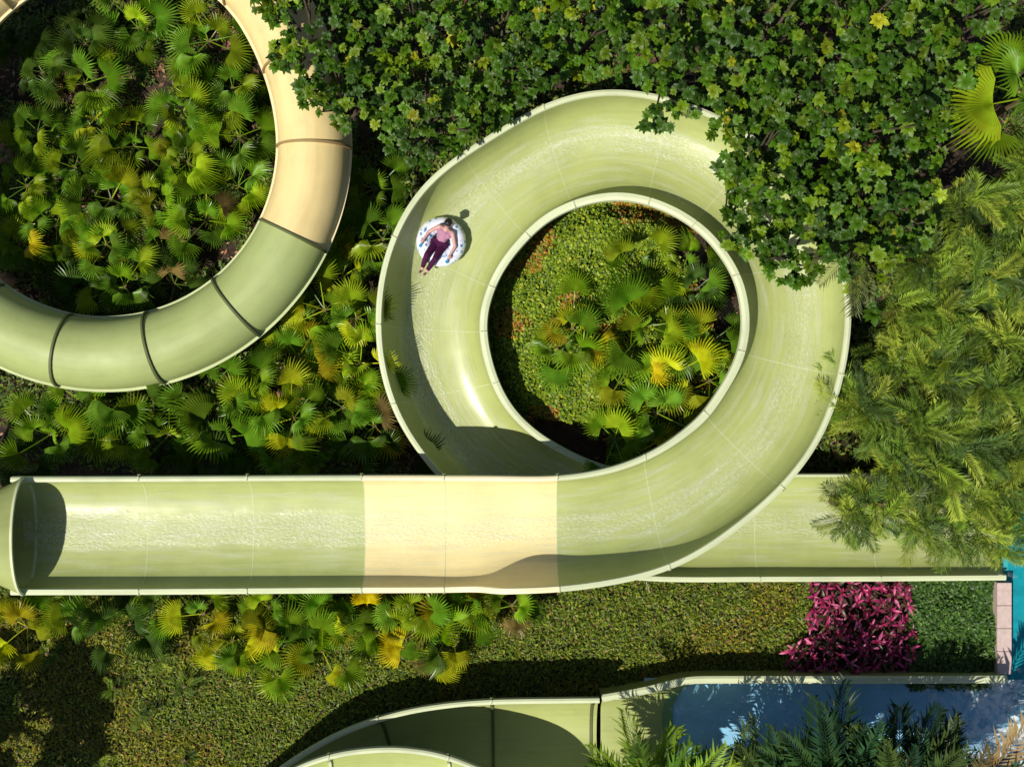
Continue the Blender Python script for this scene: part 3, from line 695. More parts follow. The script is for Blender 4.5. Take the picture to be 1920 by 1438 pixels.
def rows_labels(pts, rowh, text):
    """label by row from the top and place from the left"""
    ymin = min(p[1] for p in pts); rows = {}
    for i, p in enumerate(pts): rows.setdefault(int((p[1]-ymin)//rowh), []).append(i)
    out = [None]*len(pts)
    for rn, key in enumerate(sorted(rows)):
        for k, i in enumerate(sorted(rows[key], key=lambda j: pts[j][0])): out[i] = text % (ORD[rn], ORD[k])
    return out
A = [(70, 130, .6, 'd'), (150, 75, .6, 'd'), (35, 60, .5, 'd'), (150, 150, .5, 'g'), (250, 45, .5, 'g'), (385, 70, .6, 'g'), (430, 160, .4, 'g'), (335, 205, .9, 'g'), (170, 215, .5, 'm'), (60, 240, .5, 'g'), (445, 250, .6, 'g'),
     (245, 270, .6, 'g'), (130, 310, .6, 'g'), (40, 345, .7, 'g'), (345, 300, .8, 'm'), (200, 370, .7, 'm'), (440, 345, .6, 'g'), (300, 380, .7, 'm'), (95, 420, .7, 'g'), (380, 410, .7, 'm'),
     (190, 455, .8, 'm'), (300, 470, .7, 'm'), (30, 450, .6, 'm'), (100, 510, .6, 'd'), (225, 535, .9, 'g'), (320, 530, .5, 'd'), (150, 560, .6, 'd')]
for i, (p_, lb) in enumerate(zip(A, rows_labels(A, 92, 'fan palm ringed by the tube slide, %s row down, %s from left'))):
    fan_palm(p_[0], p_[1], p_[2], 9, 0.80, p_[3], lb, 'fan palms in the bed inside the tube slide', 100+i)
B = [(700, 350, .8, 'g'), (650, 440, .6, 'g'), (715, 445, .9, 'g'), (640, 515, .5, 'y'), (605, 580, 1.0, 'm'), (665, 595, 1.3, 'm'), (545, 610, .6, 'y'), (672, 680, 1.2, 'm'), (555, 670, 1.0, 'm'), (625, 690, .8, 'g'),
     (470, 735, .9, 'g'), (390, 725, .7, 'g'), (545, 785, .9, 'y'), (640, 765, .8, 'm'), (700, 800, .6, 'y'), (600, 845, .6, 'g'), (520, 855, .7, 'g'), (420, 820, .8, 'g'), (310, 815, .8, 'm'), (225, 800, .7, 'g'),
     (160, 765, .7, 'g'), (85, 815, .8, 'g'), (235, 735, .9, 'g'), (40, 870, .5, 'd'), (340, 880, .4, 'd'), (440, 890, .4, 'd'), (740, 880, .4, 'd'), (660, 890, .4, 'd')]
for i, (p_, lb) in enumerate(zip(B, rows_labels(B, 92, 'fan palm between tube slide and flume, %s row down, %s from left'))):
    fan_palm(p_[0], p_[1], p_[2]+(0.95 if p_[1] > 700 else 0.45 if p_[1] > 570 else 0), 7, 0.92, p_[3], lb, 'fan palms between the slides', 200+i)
C_ = [(1075, 615, .7, 'y'), (1050, 650, .7, 'g'), (1215, 610, 1.0, 'm'), (1310, 540, .5, 'd'), (1265, 650, .6, 'm'), (1345, 635, .8, 'y'), (1185, 685, .7, 'y'), (1260, 705, .8, 'y'), (1335, 715, .8, 'y'),
      (1165, 720, .6, 'g'), (1235, 775, 1.0, 'g'), (1155, 825, .9, 'g'), (1205, 845, .5, 'm'), (1195, 495, .4, 'm'), (1285, 500, .4, 'g')]
for i, (p_, lb) in enumerate(zip(C_, rows_labels(C_, 75, 'fan palm inside the open flume\'s loop, %s row down, %s from left'))):
    fan_palm(p_[0], p_[1], p_[2]*0.8, 6, 0.95, p_[3], lb, 'fan palms in the round bed inside the loop', 300+i, base=MZ)
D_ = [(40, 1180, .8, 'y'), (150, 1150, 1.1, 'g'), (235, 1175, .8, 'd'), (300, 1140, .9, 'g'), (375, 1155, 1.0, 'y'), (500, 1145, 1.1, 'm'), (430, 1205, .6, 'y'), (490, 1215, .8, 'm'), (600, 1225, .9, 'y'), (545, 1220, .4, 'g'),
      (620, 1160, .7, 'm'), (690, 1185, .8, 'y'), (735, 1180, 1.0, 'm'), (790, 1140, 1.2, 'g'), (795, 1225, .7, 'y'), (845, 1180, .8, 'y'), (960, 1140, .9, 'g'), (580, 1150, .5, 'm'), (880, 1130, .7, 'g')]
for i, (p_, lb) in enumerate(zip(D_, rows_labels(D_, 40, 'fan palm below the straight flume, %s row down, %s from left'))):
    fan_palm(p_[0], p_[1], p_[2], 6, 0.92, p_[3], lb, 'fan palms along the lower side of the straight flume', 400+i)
fan_palm(1938, 175, 4.4, 13, 1.35, 'g', 'large fan palm at the upper right edge', None, 501)

# ------------------------------------------------------------------ broadleaf trees: leaf clusters (rosettes) on limbs
def rosette(nl, L, seed, cup=0.5):
    r = random.Random(seed); v, f = [(0, 0, 0)], []
    for i in range(nl):
        az = i*2.39996+r.uniform(-0.25, 0.25); u = i/(nl-1); el = (1.15*(1-u)**1.1-0.10)*cup*2+r.uniform(-0.15, 0.15); ln = L*(0.38+0.62*u**0.8)*r.uniform(0.85, 1.15); wd = ln*r.uniform(0.24, 0.31)
        d = Vector((math.cos(az)*math.cos(el), math.sin(az)*math.cos(el), math.sin(el))); sdv = Vector((-math.sin(az), math.cos(az), 0)); up = d.cross(sdv)*-1
        if up.z < 0: up = -up
        b = len(v); tw = r.uniform(-0.3, 0.3); sdv = sdv*math.cos(tw)+up*math.sin(tw); dr = Vector((0, 0, -1))
        pts = [d*ln*0.16, d*ln*0.42+sdv*wd*0.8+up*wd*0.25, d*ln*0.42-sdv*wd*0.8+up*wd*0.25, d*ln*0.42, d*ln*0.72+sdv*wd*0.85+up*wd*0.22+dr*ln*0.05, d*ln*0.72-sdv*wd*0.85+up*wd*0.22+dr*ln*0.05, d*ln*0.74+dr*ln*0.04, d*ln*1.06+dr*ln*0.17]
        v += pts
        f += [(0, b, b+1), (0, b+2, b), (b, b+3, b+1), (b, b+2, b+3), (b+1, b+3, b+6, b+4), (b+3, b+2, b+5, b+6), (b+4, b+6, b+7), (b+6, b+5, b+7)]
    return mesh('leaf_cluster', v, f, M_broad, True)
ROS = [rosette(n_, L_, i, c_) for i, (n_, L_, c_) in enumerate([(28, 0.23, 0.42), (26, 0.20, 0.36), (34, 0.25, 0.46), (24, 0.19, 0.34), (30, 0.22, 0.52)])]
CAN = [(470, -70), (478, 5), (500, 35), (515, 60), (505, 105), (560, 125), (565, 190), (590, 205), (632, 195), (640, 240), (700, 245), (725, 290), (800, 318), (850, 290), (905, 262), (955, 230), (1000, 185), (1035, 150), (1110, 148), (1200, 158), (1235, 182), (1198, 235), (1240, 256),
       (1300, 216), (1335, 196), (1325, 262), (1376, 262), (1340, 312), (1368, 350), (1352, 395), (1346, 442), (1366, 462), (1415, 486), (1428, 516), (1500, 546), (1532, 518), (1570, 490), (1600, 560), (1640, 600), (1660, 500), (1735, 460), (1765, 380), (1755, 300), (1800, 240), (1840, 80), (1990, -70)]
TREES = [(560, 60, 4.4, 'broadleaf tree overhanging the cream tube slide at the top'), (640, 180, 4.3, 'low broadleaf tree filling the gap right of the cream tube slide'), (790, 210, 4.5, 'broadleaf tree touching the upper left rim of the loop'),
         (760, 30, 4.8, 'broadleaf tree at the top edge, second from the tube slide'), (930, 110, 4.3, 'broadleaf tree with yellowing leaves above the loop\'s upper left'), (1090, 60, 4.2, 'broadleaf tree directly above the top of the loop'),
         (1270, 90, 4.8, 'broadleaf tree overhanging the loop\'s upper right rim'), (1450, 60, 5.4, 'tall broadleaf tree at the top edge, right of the loop'), (1420, 300, 5.2, 'dense dark broadleaf tree covering the right bend of the loop'),
         (1610, 210, 5.6, 'broad crowned tree between the loop and the right edge palms'), (1660, 20, 5.6, 'broadleaf tree at the top edge left of the large fan palm'), (1490, 460, 5.0, 'broadleaf tree hanging lowest over the loop\'s right side'), (1660, 400, 5.0, 'broadleaf tree next to the feathery palms on the right'), (1830, 20, 5.2, 'broadleaf tree in the upper right corner')]
BG = [(0.050, 0.125, 0.004), (0.070, 0.150, 0.005), (0.040, 0.098, 0.005), (0.120, 0.20, 0.006), (0.030, 0.075, 0.006), (0.060, 0.135, 0.005)]
BY = [(0.21, 0.28, 0.010), (0.30, 0.31, 0.012), (0.18, 0.26, 0.010)]
tr_obj = []
for (px, py, zt, lb) in TREES:
    q = W(px, py, zt); root = empty('broadleaf_tree', (q.x, q.y, 0), 0, label=lb, cat='tree', group='broadleaf trees along the top'); tr_obj.append((root, q, zt, []))
TP = np.array([(t_[0], t_[1]) for t_ in TREES])
def canopy_layer(poly, d_px, dz, seed, sc0, shrink=0.0, lay=0):
    pts = poisson(poly, d_px, 30000, seed); r = random.Random(seed)
    for (px, py) in pts:
        j = int(np.argmin(np.hypot(TP[:, 0]-px, TP[:, 1]-py))); root, q, zt, tips = tr_obj[j]
        if lay and any(not inpoly([px+ox], [py+oy], poly)[0] for ox, oy in ((shrink, 0), (-shrink, 0), (0, shrink), (0, -shrink))): continue
        dd = math.hypot(TP[j, 0]-px, TP[j, 1]-py)/150; z = zt-0.75*dd*dd+(vnoise(px, py, 60, 3)-0.5)*2.1+dz+r.uniform(-0.25, 0.25)
        z = max(3.75, z) if (px > 900 or lay == 0) else z
        s_ = sc0*(0.82 if px < 1000 else 0.86)*r.uniform(0.6, 1.25); wp = W(px, py, z)
        o_ = obj('leaf_cluster', r.choice(ROS), root, (wp.x-q.x, wp.y-q.y, z), (r.uniform(-0.6, 0.6), r.uniform(-0.6, 0.6), r.uniform(0, 6.28)), s_)
        yl = vnoise(px, py, 90, 17); py_ = 0.18 if yl > 0.70 else 0.01
        if lay == 0 and vnoise(px, py, 38, 23) < 0.30 and inpoly([px], [py+40], poly)[0] and inpoly([px-40], [py], poly)[0]: bpy.data.objects.remove(o_); continue
        o_.color = (*(r.choice(BY) if r.random() < py_ else r.choice(BG)), 1); tips.append((o_.location.copy(), lay))
canopy_layer(CAN, 20, 0.0, 71, 0.95)
canopy_layer(CAN, 31, -0.7, 72, 1.15, 16, 1)
canopy_layer(CAN, 42, -1.4, 73, 1.4, 28, 2)
canopy_layer(CAN, 33, -0.3, 75, 1.0, 10, 3)
canopy_layer([(468, -30), (530, -30), (535, 30), (500, 40), (478, 20)], 17, 0.0, 76, 1.0)
canopy_layer([(505, 85), (570, 80), (650, 120), (650, 245), (632, 238), (615, 205), (590, 215), (562, 190), (566, 130), (508, 122)], 17, 0.0, 77, 1.0)
canopy_layer([(1240, 150), (1340, 180), (1330, 258), (1378, 262), (1345, 310), (1370, 350), (1352, 395), (1348, 442), (1372, 462), (1418, 486), (1432, 516), (1500, 542), (1532, 516), (1560, 440), (1440, 250)], 24, -0.1, 78, 0.95)
def limbs(root, zt, tips, r):
    v, f = tube_mesh([(0.05, 0.0, 0), (0, 0.02, zt*0.3), (0.03, 0, zt*0.62)], [0.17, 0.13, 0.09], 10); tk = obj('trunk', mesh('trunk', v, f, M_bark, True), root)
    top = Vector((0.03, 0, zt*0.60)); sel = [t_ for t_, l in tips if l == 0]; r.shuffle(sel)
    for t_ in sel[:14]:
        m_ = top.lerp(t_, 0.5)+Vector((r.uniform(-.15, .15), r.uniform(-.15, .15), -0.12))
        v, f = tube_mesh([top-Vector((0, 0, 0.3*r.random())), m_, t_-Vector((0, 0, 0.03))], [0.055, 0.032, 0.012], 6); obj('limb', mesh('limb', v, f, M_bark, True), tk)
rl = random.Random(5)
for root, q, zt, tips in tr_obj: limbs(root, zt, tips, rl)
# trees just outside the lower edge (their shade lies across the lawn, the lower flume and the run-out)
for (gx, gy, zt, rad, nn, lb) in ((-13.9, -9.7, 5.4, 2.0, 120, 'broadleaf tree beyond the lower left corner, shading the lawn'), 
                              (2.4, -10.9, 5.0, 1.2, 15, 'broadleaf tree below the bottom edge, shading the left of the run-out'), (5.2, -10.8, 5.0, 1.3, 15, 'broadleaf tree below the bottom edge, shading the middle of the run-out'),
                              (8.2, -10.8, 5.2, 1.4, 16, 'broadleaf tree below the bottom edge, shading the hedge end')):
    st_ = empty('broadleaf_tree', (gx, gy, 0), 0, label=lb, cat='tree', group='broadleaf trees below the frame')
    r = random.Random(int(gx*10)); tips = []
    for i in range(nn):
        a_ = r.uniform(0, 6.28); rr = rad*math.sqrt(r.random()); z = zt-0.35*rr*rr+r.uniform(-0.9, 0.1)
        o_ = obj('leaf_cluster', r.choice(ROS), st_, (math.cos(a_)*rr, math.sin(a_)*rr, z), (r.uniform(-.4, .4), r.uniform(-.4, .4), a_), 1.7); o_.color = (*r.choice(BG), 1); tips.append((o_.location.copy(), 0))
    limbs(st_, zt, tips, rl)

# ------------------------------------------------------------------ feather palms on the right
def frond(L, npair, ll, arch, lw, seed, vee=0.5, fwd=0.75):
    r = random.Random(seed); v, f = [], []; n_ = npair
    def rc(s_): return Vector((L*s_*(1-0.12*arch*s_*s_), 0, L*(0.42*s_-arch*0.75*s_*s_)))
    for i in range(n_+1):
        c = rc(i/n_); w_ = 0.012*(1-i/n_*0.8); v += [c+Vector((0, w_, 0)), c+Vector((0, -w_, 0)), c+Vector((0, 0, w_))]
    for i in range(n_):
        for k in range(3): f.append((i*3+k, i*3+(k+1) % 3, (i+1)*3+(k+1) % 3, (i+1)*3+k))
    for i in range(2, n_+1):
        s_ = i/n_; c = rc(s_); tn = (rc(min(1, s_+0.02))-rc(s_-0.02)).normalized()
        env = math.sin(math.pi*min(1, 0.18+0.80*s_))**0.6; ln = ll*env*r.uniform(0.78, 1.15)
        for sg in (1, -1):
            side = Vector((0, sg, 0)); d = (side*(1-fwd*0.55)+tn*fwd*(0.5+0.6*s_)+Vector((0, 0, vee*r.uniform(0.5, 1.0)))).normalized()
            up = tn.cross(side)*sg; up = up if up.z > 0 else -up; wv = tn*lw*0.5
            b = len(v); mid = c+d*ln*0.5; tip = c+d*ln+Vector((r.uniform(-.06, .06), r.uniform(-.06, .06), -0.34*ln*r.uniform(0.3, 1.6)))*1.0
            v += [mid+wv, mid-wv, tip]; a0 = i*3+(0 if sg > 0 else 1); a1 = i*3+2
            f += [(a0, b, a1), (a0, a1, b+1), (b, b+2, b+1), (a1, b, b+1)]
    return mesh('frond', v, f, M_frond)
ARE = [frond(L_, 20, ll_, ar, 0.05, i, 0.5, 0.9) for i, (L_, ll_, ar) in enumerate([(1.2, 0.50, 0.55), (1.05, 0.48, 0.75), (1.3, 0.52, 0.45), (0.9, 0.44, 0.35)])]
AC = [(0.23, 0.33, 0.030), (0.16, 0.26, 0.026), (0.33, 0.40, 0.045), (0.12, 0.20, 0.026), (0.08, 0.14, 0.03)]
def feather_palm(px, py, zc, nf, sc_, fr, cols, label, group, seed, name='feather_palm', elr=(5, 75), azr=None, sp_=0.08):
    r = random.Random(seed); q = W(px, py, zc); root = empty(name, (q.x, q.y, 0), 0, label=label, cat='palm', group=group)
    v, f = tube_mesh([(0, 0, 0), (0.03, 0.01, zc*0.5), (0, 0, zc+0.05)], [0.11, 0.08, 0.06], 8); obj('stem', mesh('stem', v, f, M_stem, True), root)
    for i in range(nf):
        az = i*2.39996+r.uniform(-0.4, 0.4); u = i/max(1, nf-1); el = R(elr[1]+(elr[0]-elr[1])*u+r.uniform(-8, 8))
        if azr: az = R(r.uniform(*azr))
        o_ = obj('frond', r.choice(fr), root, (r.uniform(-sp_, sp_), r.uniform(-sp_, sp_), zc+r.uniform(-0.3, 0.15)*(1+2*sp_)), (r.uniform(-.5, .5), -el*0.62, az), sc_*r.uniform(0.8, 1.15)); o_.color = (*r.choice(cols), 1)
    return root
FP = [(1800, 395, 3.3), (1900, 400, 3.2), (1735, 490, 3.2), (1840, 500, 3.4), (1915, 520, 3.1), (1700, 580, 2.9), (1780, 590, 3.2), (1880, 620, 3.2), (1675, 680, 2.8), (1760, 690, 3.2), (1850, 720, 3.3), (1920, 740, 3.1), (1640, 770, 3.0), (1730, 790, 3.2),
      (1820, 820, 3.3), (1900, 850, 3.1), (1680, 860, 2.9), (1765, 890, 3.1), (1850, 930, 3.0), (1650, 945, 2.9), (1725, 975, 2.9), (1800, 985, 2.8), (1910, 955, 2.8), (1600, 740, 2.7), (1930, 310, 3.4), (1600, 955, 2.7), (1870, 1000, 2.7)]
for i, (p_, lb) in enumerate(zip(FP, rows_labels(FP, 95, 'yellow green feathery palm on the right, %s row down, %s from left'))):
    feather_palm(p_[0], p_[1], p_[2], 30, 0.76, ARE, AC, lb, 'feathery palms along the right edge', 600+i, sp_=0.34)
# single palm frond reaching out from the trees over the loop
feather_palm(1610, 470, 4.6, 5, 1.0, [ARE[0], ARE[2]], [(0.14, 0.17, 0.05), (0.10, 0.14, 0.03)], 'small feathery palm poking out of the trees beside the loop', None, 655, azr=(190, 320), elr=(0, 20))

LW = [(300, 1235, 0.35), (345, 1285, 0.3), (262, 1345, 0.3), (345, 1425, 0.25), (185, 1428, 0.2), (90, 1225, 0.3), (215, 1290, 0.3), (300, 1180, 0.4)]
for i, (p_, lb) in enumerate(zip(LW, rows_labels(LW, 60, 'small bright feathery seedling on the lawn, %s row down, %s from left'))):
    feather_palm(p_[0], p_[1], p_[2], 9, 0.36, ARE, AC, lb, 'feathery seedlings on the lower left lawn', 680+i, elr=(10, 60))

# stiff dark palms along the bottom edge, over the run-out
CYC = [frond(L_, 30, ll_, ar, 0.062, 40+i, 0.45, 0.85) for i, (L_, ll_, ar) in enumerate([(1.3, 0.42, 0.30), (1.1, 0.40, 0.45), (1.5, 0.42, 0.22)])]
DC = [(0.025, 0.07, 0.024), (0.04, 0.09, 0.022), (0.02, 0.055, 0.026), (0.08, 0.13, 0.025)]
BR = [(0.17, 0.27, 0.02), (0.09, 0.18, 0.018), (0.24, 0.33, 0.03)]
for i, (px, py, zc, nf, k_, cols, lb) in enumerate([
    (1225, 1512, 2.2, 17, 1.55, BR, 'bright green palm at the bottom beside the flume\'s last joint'), (1370, 1530, 2.2, 12, 1.35, DC, 'dark palm at the bottom edge, second from left over the run-out'),
    (1452, 1512, 2.2, 13, 1.5, DC+BR[:1], 'dark palm at the bottom edge, third from left over the run-out'), (1560, 1500, 2.3, 18, 1.75, DC, 'dark palm at the bottom reaching over the middle of the run-out'),
    (1680, 1500, 2.4, 18, 1.75, DC, 'dark palm with a browned frond over the run-out'), (1770, 1515, 2.2, 13, 1.5, DC, 'dark palm at the bottom edge, nearest to the foaming water')]):
    feather_palm(px, py, zc, nf, k_, CYC, cols, lb, 'dark palms along the bottom edge', 700+i, elr=(-8, 48), azr=(30, 150))
q = W(1805, 1502, 2.4); dp = empty('dry_palm', (q.x, q.y, 0), 0, label='palm with dry brown fronds in the lower right corner', cat='palm')
v, f = tube_mesh([(0, 0, 0), (0.03, 0.01, 1.7), (0, 0, 2.45)], [0.12, 0.09, 0.07], 8); obj('stem', mesh('stem', v, f, M_stem, True), dp)
for az, el, s_, c in ((63, 8, 2.1, (0.42, 0.27, 0.11)), (38, 14, 1.7, (0.34, 0.21, 0.09)), (85, 20, 1.3, (0.20, 0.16, 0.06)), (-40, 20, 1.1, (0.08, 0.12, 0.03)), (200, 30, 1.1, (0.08, 0.12, 0.03)), (270, 30, 1.1, (0.08, 0.12, 0.03))):
    o_ = obj('frond', CYC[2], dp, (0, 0, 2.4), (0, -R(el), R(az)), s_); o_.color = (*c, 1)
q = W(1705, 1405, 3.9)
for rt in [o_ for o_ in col.objects if o_.get('label') == 'dark palm with a browned frond over the run-out']:
    o_ = obj('frond', CYC[1], rt, (0, 0, 2.5), (0, -R(30), R(98)), 1.4); o_.color = (0.46, 0.30, 0.12, 1)

# ------------------------------------------------------------------ pink cordylines
def blade(L, wd, seed):
    v, f = [], []; n_ = 5
    for i in range(n_):
        s_ = i/(n_-1); w_ = wd*math.sin(math.pi*(0.12+0.86*s_))**0.8; x = L*s_; z = 0.30*L*s_-0.42*L*s_*s_
        v += [(x, w_*0.5, z+w_*0.15), (x, 0, z), (x, -w_*0.5, z+w_*0.15)]
    for i in range(n_-1):
        for k in range(2): f.append((i*3+k, i*3+k+1, (i+1)*3+k+1, (i+1)*3+k))
    return mesh('leaf', v, f, M_ti, True)
TI = [blade(0.29, 0.075, 1), blade(0.24, 0.065, 2), blade(0.34, 0.08, 3)]
TP_ = [(0.50, 0.045, 0.17), (0.34, 0.025, 0.10), (0.70, 0.16, 0.32), (0.14, 0.015, 0.04), (0.10, 0.07, 0.03)]
pts = poisson([(1520, 1095), (1712, 1095), (1715, 1262), (1485, 1262), (1480, 1225), (1525, 1170)], 17, 4000, 91)
r = random.Random(77)
for (px, py), lb in zip(pts, rows_labels([tuple(p_) for p_ in pts], 21, 'magenta cordyline in the pink bed, %s row down, %s from left')):
    h = r.uniform(0.25, 0.5); q = W(px, py, h+0.1)
    root = empty('cordyline', (q.x, q.y, 0), r.uniform(0, 6.28), label=lb, cat='plant', group='magenta cordylines massed in one bed')
    v, f = tube_mesh([(0, 0, 0), (0, 0, h+0.01)], [0.02, 0.014], 5); obj('stem', mesh('stem', v, f, M_stem), root)
    for i in range(8):
        u = i/7; o_ = obj('leaf', r.choice(TI), root, (0, 0, h), (r.uniform(-.3, .3), -R(70-62*u+r.uniform(-10, 10)), i*2.39996+r.uniform(-.3, .3)), r.uniform(0.75, 1.1)*(0.7+0.3*u))
        o_.color = (*r.choices(TP_, [4, 3, 2, 3, 2])[0], 1)

# ------------------------------------------------------------------ stones and the thin stake
def rock(s_, seed):
    bm = bmesh.new(); bmesh.ops.create_icosphere(bm, subdivisions=2, radius=1); rr = random.Random(seed)
    ax = [Vector((rr.uniform(-1, 1), rr.uniform(-1, 1), rr.uniform(-1, 1))).normalized() for _ in range(9)]
    for v_ in bm.verts:
        for a_ in ax:
            d = v_.co.dot(a_)
            if d > 0.72: v_.co -= a_*(d-0.72)
        v_.co = Vector((v_.co.x*s_[0], v_.co.y*s_[1], v_.co.z*s_[2]))
    me = bpy.data.meshes.new('stone'); bm.to_mesh(me); bm.free(); me.materials.append(M_rock); return me
for i, (px, py, s_, lb) in enumerate([(12, 525, (0.32, 0.26, 0.3), 'tan stone beside the tube slide at the left edge'), (4, 290, (0.3, 0.4, 0.25), 'tan stone at the left edge among the palms'), (1578, 855, (0.28, 0.16, 0.15), 'pinkish stone right of the loop\'s lower right rim')]):
    q = W(px, py, 0.2); tag(obj('stone', rock(s_, i), None, (q.x, q.y, s_[2]*0.55), (0, 0, i*1.3)), lb, 'stone')
q0 = W(1212, 1092, 0.75); q1 = W(1219, 1112, 0.0)
v, f = tube_mesh([(q1.x, q1.y, 0), (q0.x, q0.y, 0.75)], [0.02, 0.016], 6); tag(obj('stake', mesh('stake', v, f, M_kerb)), 'thin pale pink stake leaning against the rim below the flume crossing', 'stake')

# ------------------------------------------------------------------ swim ring and rider
q = W(826, 452, 1.95); zs, ii = FL.surf_z(q.x, q.y)
m, t, p, o = newmat('printed vinyl'); M_vinyl = m
tc = N(t, 'ShaderNodeTexCoord'); vo = N(t, 'ShaderNodeTexVoronoi'); vo.inputs['Scale'].default_value = 9; t.links.new(tc.outputs['Object'], vo.inputs['Vector'])
nz = noise(t, 9, 4, tc.outputs['Object'])
a1 = ramp(t, vo.outputs['Distance'], [(0.30, (0.06, 0.20, 0.48)), (0.42, (0.70, 0.78, 0.90))]); a2 = ramp(t, nz.outputs[0], [(0.44, (0, 0, 0)), (0.54, (1, 1, 1))])
k_ = mixc(t, a2.outputs[0], (0.78, 0.76, 0.90), a1.outputs[0])
t.links.new(k_, p.inputs['Base Color']); p.inputs['Roughness'].default_value = 0.25
M_blue = simple('blue handle', (0.02, 0.20, 0.42), 0.4, 0.5, 0.1)
M_skin = simple('skin', (0.56, 0.31, 0.27), 0.5, 0.4, 0.06); M_trs = simple('maroon cloth', (0.055, 0.006, 0.042), 0.85, 0.2, 0.25, 25)
M_top = simple('pale pink cloth', (0.42, 0.20, 0.30), 0.8, 0.2, 0.1, 20); M_hair = simple('black hair', (0.012, 0.010, 0.012), 0.5, 0.4, 0.4, 40); M_eye = simple('eye', (0.03, 0.02, 0.02), 0.2)
RY = math.atan2(0.47, -0.88)
# tilt with the trough
tiltx = R(2); z0 = zs+0.06
def torus(Rm, rm, nu=64, nv=18, zc=0.0, wob=0.0):
    v, f = [], []
    for i in range(nu):
        a_ = 2*math.pi*i/nu; w_ = 1+wob*math.cos(a_*16)
        for k in range(nv):
            b_ = 2*math.pi*k/nv; v.append(((Rm+rm*w_*math.cos(b_))*math.cos(a_), (Rm+rm*w_*math.cos(b_))*math.sin(a_), zc+rm*w_*math.sin(b_)))
    for i in range(nu):
        for k in range(nv): f.append((i*nv+k, ((i+1) % nu)*nv+k, ((i+1) % nu)*nv+(k+1) % nv, i*nv+(k+1) % nv))
    return v, f
ring = empty('swim_ring', (q.x, q.y, z0), RY, label='round white and blue inflatable swim ring sliding down the open flume', cat='swim ring')
v, f = torus(0.40, 0.19, zc=0.19, wob=0.025); obj('air_chamber', mesh('air_chamber', v, f, M_vinyl, True), ring)
v, f = torus(0.40, 0.012, 64, 8, 0.005); 
vv = [(0, 0, 0.05)]+[(0.34*math.cos(2*math.pi*k/32), 0.34*math.sin(2*math.pi*k/32), 0.06) for k in range(32)]; ff = [(0, k+1, (k+1) % 32+1) for k in range(32)]
obj('base_sheet', mesh('base_sheet', vv, ff, M_vinyl, True), ring)
for sx, yy in ((0.36, 0.20), (-0.36, 0.24)):
    pts_ = [(sx, yy-0.12, 0.36), (sx, yy-0.09, 0.405), (sx, yy, 0.42), (sx, yy+0.09, 0.405), (sx, yy+0.12, 0.355)]
    v, f = tube_mesh(pts_, [0.045, 0.026, 0.024, 0.026, 0.045], 10); obj('handle', mesh('handle', v, f, M_blue, True), ring)

def capsules(caps, voxel, name, mat, smooth_it=4):
    """tapered capsules fused into one continuous surface"""
    bm = bmesh.new()
    for a_, ra, b_, rb in caps:
        a_, b_ = Vector(a_), Vector(b_); n_ = max(2, int((b_-a_).length/(min(ra, rb)*0.45))+1)
        for i in range(n_):
            s_ = i/(n_-1); c = a_.lerp(b_, s_); bmesh.ops.create_icosphere(bm, subdivisions=2, radius=ra+(rb-ra)*s_, matrix=Matrix.Translation(c))
    me = bpy.data.meshes.new('tmp'); bm.to_mesh(me); bm.free(); tmp = bpy.data.objects.new('tmp', me); col.objects.link(tmp)
    md = tmp.modifiers.new('r', 'REMESH'); md.mode = 'VOXEL'; md.voxel_size = voxel
    ms = tmp.modifiers.new('s', 'SMOOTH'); ms.iterations = smooth_it; ms.factor = 0.5
    dg = bpy.context.evaluated_depsgraph_get(); out = bpy.data.meshes.new_from_object(tmp.evaluated_get(dg)); out.name = name
    bpy.data.objects.remove(tmp); out.materials.clear(); out.materials.append(mat); out.polygons.foreach_set('use_smooth', [True]*len(out.polygons)); return out
# local frame: +y towards the feet, z up, origin under the ring's centre
hip = Vector((0, 0.06, 0.27)); chest = Vector((0, -0.20, 0.44)); neck = Vector((0, -0.33, 0.55)); head = Vector((0.0, -0.42, 0.70))
body = [((-0.08, 0.05, 0.25), 0.115, (0.08, 0.05, 0.25), 0.115), (hip, 0.125, chest, 0.125), ((-0.09, -0.20, 0.44), 0.095, (0.09, -0.20, 0.44), 0.095), ((-0.15, -0.27, 0.48), 0.065, (0.15, -0.27, 0.48), 0.065),
        (chest, 0.12, (0, -0.29, 0.50), 0.08), (neck-Vector((0, -0.02, 0.03)), 0.052, head-Vector((0, -0.02, 0.07)), 0.05), (head-Vector((0, 0.01, 0.0)), 0.092, head+Vector((0, 0.012, 0.03)), 0.09), (head+Vector((0, 0.05, -0.07)), 0.05, head+Vector((0, 0.04, -0.02)), 0.07),
        (head+Vector((0, 0.098, 0.0)), 0.014, head+Vector((0, 0.112, -0.025)), 0.018), (head+Vector((0.092, 0, -0.01)), 0.022, head+Vector((0.095, -0.005, 0.02)), 0.022), (head+Vector((-0.092, 0, -0.01)), 0.022, head+Vector((-0.095, -0.005, 0.02)), 0.022)]
legs = []
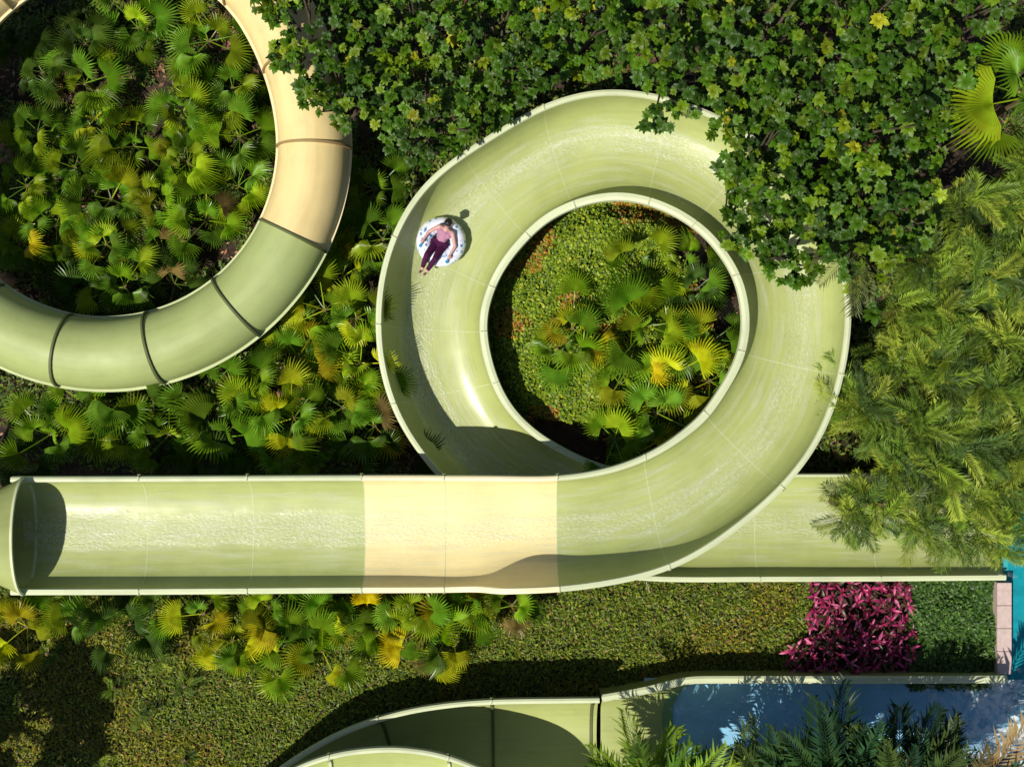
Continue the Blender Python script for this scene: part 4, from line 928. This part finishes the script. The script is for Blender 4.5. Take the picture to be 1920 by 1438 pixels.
for sx, kx, ax_ in ((1, 0.115, 0.075), (-1, -0.10, -0.045)):
    hj, kn, an = Vector((sx*0.085, 0.09, 0.27)), Vector((kx, 0.44, 0.52)), Vector((ax_, 0.80, 0.36))
    legs += [(hj, 0.098, kn, 0.062), (kn, 0.062, kn.lerp(an, 0.35), 0.060), (kn.lerp(an, 0.35), 0.060, an, 0.038)]
    body += [(kn.lerp(an, 0.3), 0.055, an, 0.036), (an, 0.038, an+Vector((0, 0.02, -0.03)), 0.037), (an+Vector((0, 0.03, 0.0)), 0.034, an+Vector((0, 0.10, 0.12)), 0.028), (an+Vector((0.012, 0.10, 0.12)), 0.018, an+Vector((0.014, 0.115, 0.15)), 0.014), (an+Vector((-0.012, 0.10, 0.12)), 0.016, an+Vector((-0.016, 0.113, 0.14)), 0.012)]
for sx, sh, el_, wr, hd in ((1, (0.17, -0.28, 0.48), (0.34, -0.05, 0.44), (0.355, 0.13, 0.455), (0.36, 0.20, 0.42)), (-1, (-0.17, -0.28, 0.48), (-0.37, -0.04, 0.44), (-0.36, 0.17, 0.455), (-0.36, 0.24, 0.42))):
    body += [(sh, 0.058, el_, 0.042), (el_, 0.042, wr, 0.028)]
    pm = Vector(hd)+Vector((0, 0, 0.045)); body += [(wr, 0.027, pm, 0.028), (pm+Vector((0, -0.02, 0)), 0.024, pm+Vector((0, 0.03, 0)), 0.023)]
    for k, (dy, ln) in enumerate(((-0.032, 0.050), (-0.010, 0.058), (0.013, 0.055), (0.035, 0.044))):       # fingers close over the handle
        k0_ = pm+Vector((sx*0.018, dy, 0.0)); k1_ = k0_+Vector((sx*0.028, 0, -0.012)); k2_ = k1_+Vector((sx*0.002, 0, -ln*0.6)); k3_ = k2_+Vector((-sx*0.022, 0, -0.012))
        body += [(k0_, 0.010, k1_, 0.0095), (k1_, 0.0095, k2_, 0.009), (k2_, 0.009, k3_, 0.0075)]
    t0_ = pm+Vector((-sx*0.018, -0.022, -0.005)); t1_ = t0_+Vector((-sx*0.022, 0.018, -0.018)); t2_ = t1_+Vector((sx*0.004, 0.012, -0.030)); body += [(t0_, 0.012, t1_, 0.011), (t1_, 0.011, t2_, 0.009)]
rider = obj('person', capsules(body+legs, 0.0085, 'person', M_skin, 5), None, (q.x, q.y, z0), (0, 0, RY))
tag(rider, 'person in maroon trousers lying back in the swim ring, holding its handles', 'person')
tr_c = [(a_, ra+0.008, b_, rb+0.010) for k, (a_, ra, b_, rb) in enumerate(legs) if k % 3 < 2]+[((-0.085, 0.05, 0.26), 0.132, (0.085, 0.05, 0.26), 0.132), (hip, 0.142, (0, -0.02, 0.325), 0.138)]
for k in (2, 5):
    a_, ra, b_, rb = legs[k]; tr_c.append((a_, ra+0.010, Vector(a_).lerp(Vector(b_), 0.62), rb+0.018))
obj('trousers', capsules(tr_c, 0.011, 'trousers', M_trs, 3), rider)
obj('top', capsules([(Vector((0, -0.05, 0.345)), 0.132, chest, 0.134), ((-0.09, -0.20, 0.44), 0.105, (0.09, -0.20, 0.44), 0.105), ((-0.13, -0.265, 0.48), 0.066, (0.13, -0.265, 0.48), 0.066)], 0.011, 'top', M_top, 3), rider)
obj('hair', capsules([(head+Vector((0, -0.025, 0.02)), 0.098, head+Vector((0, 0.0, 0.045)), 0.096), (head+Vector((0, -0.045, -0.02)), 0.085, head+Vector((0, -0.05, -0.05)), 0.07)], 0.009, 'hair', M_hair, 2), rider)
for sx in (1, -1):
    bm = bmesh.new(); bmesh.ops.create_icosphere(bm, subdivisions=2, radius=0.012); me = bpy.data.meshes.new('eye'); bm.to_mesh(me); bm.free(); me.materials.append(M_eye)
    obj('eye', me, rider, head+Vector((sx*0.033, 0.088, 0.005)))
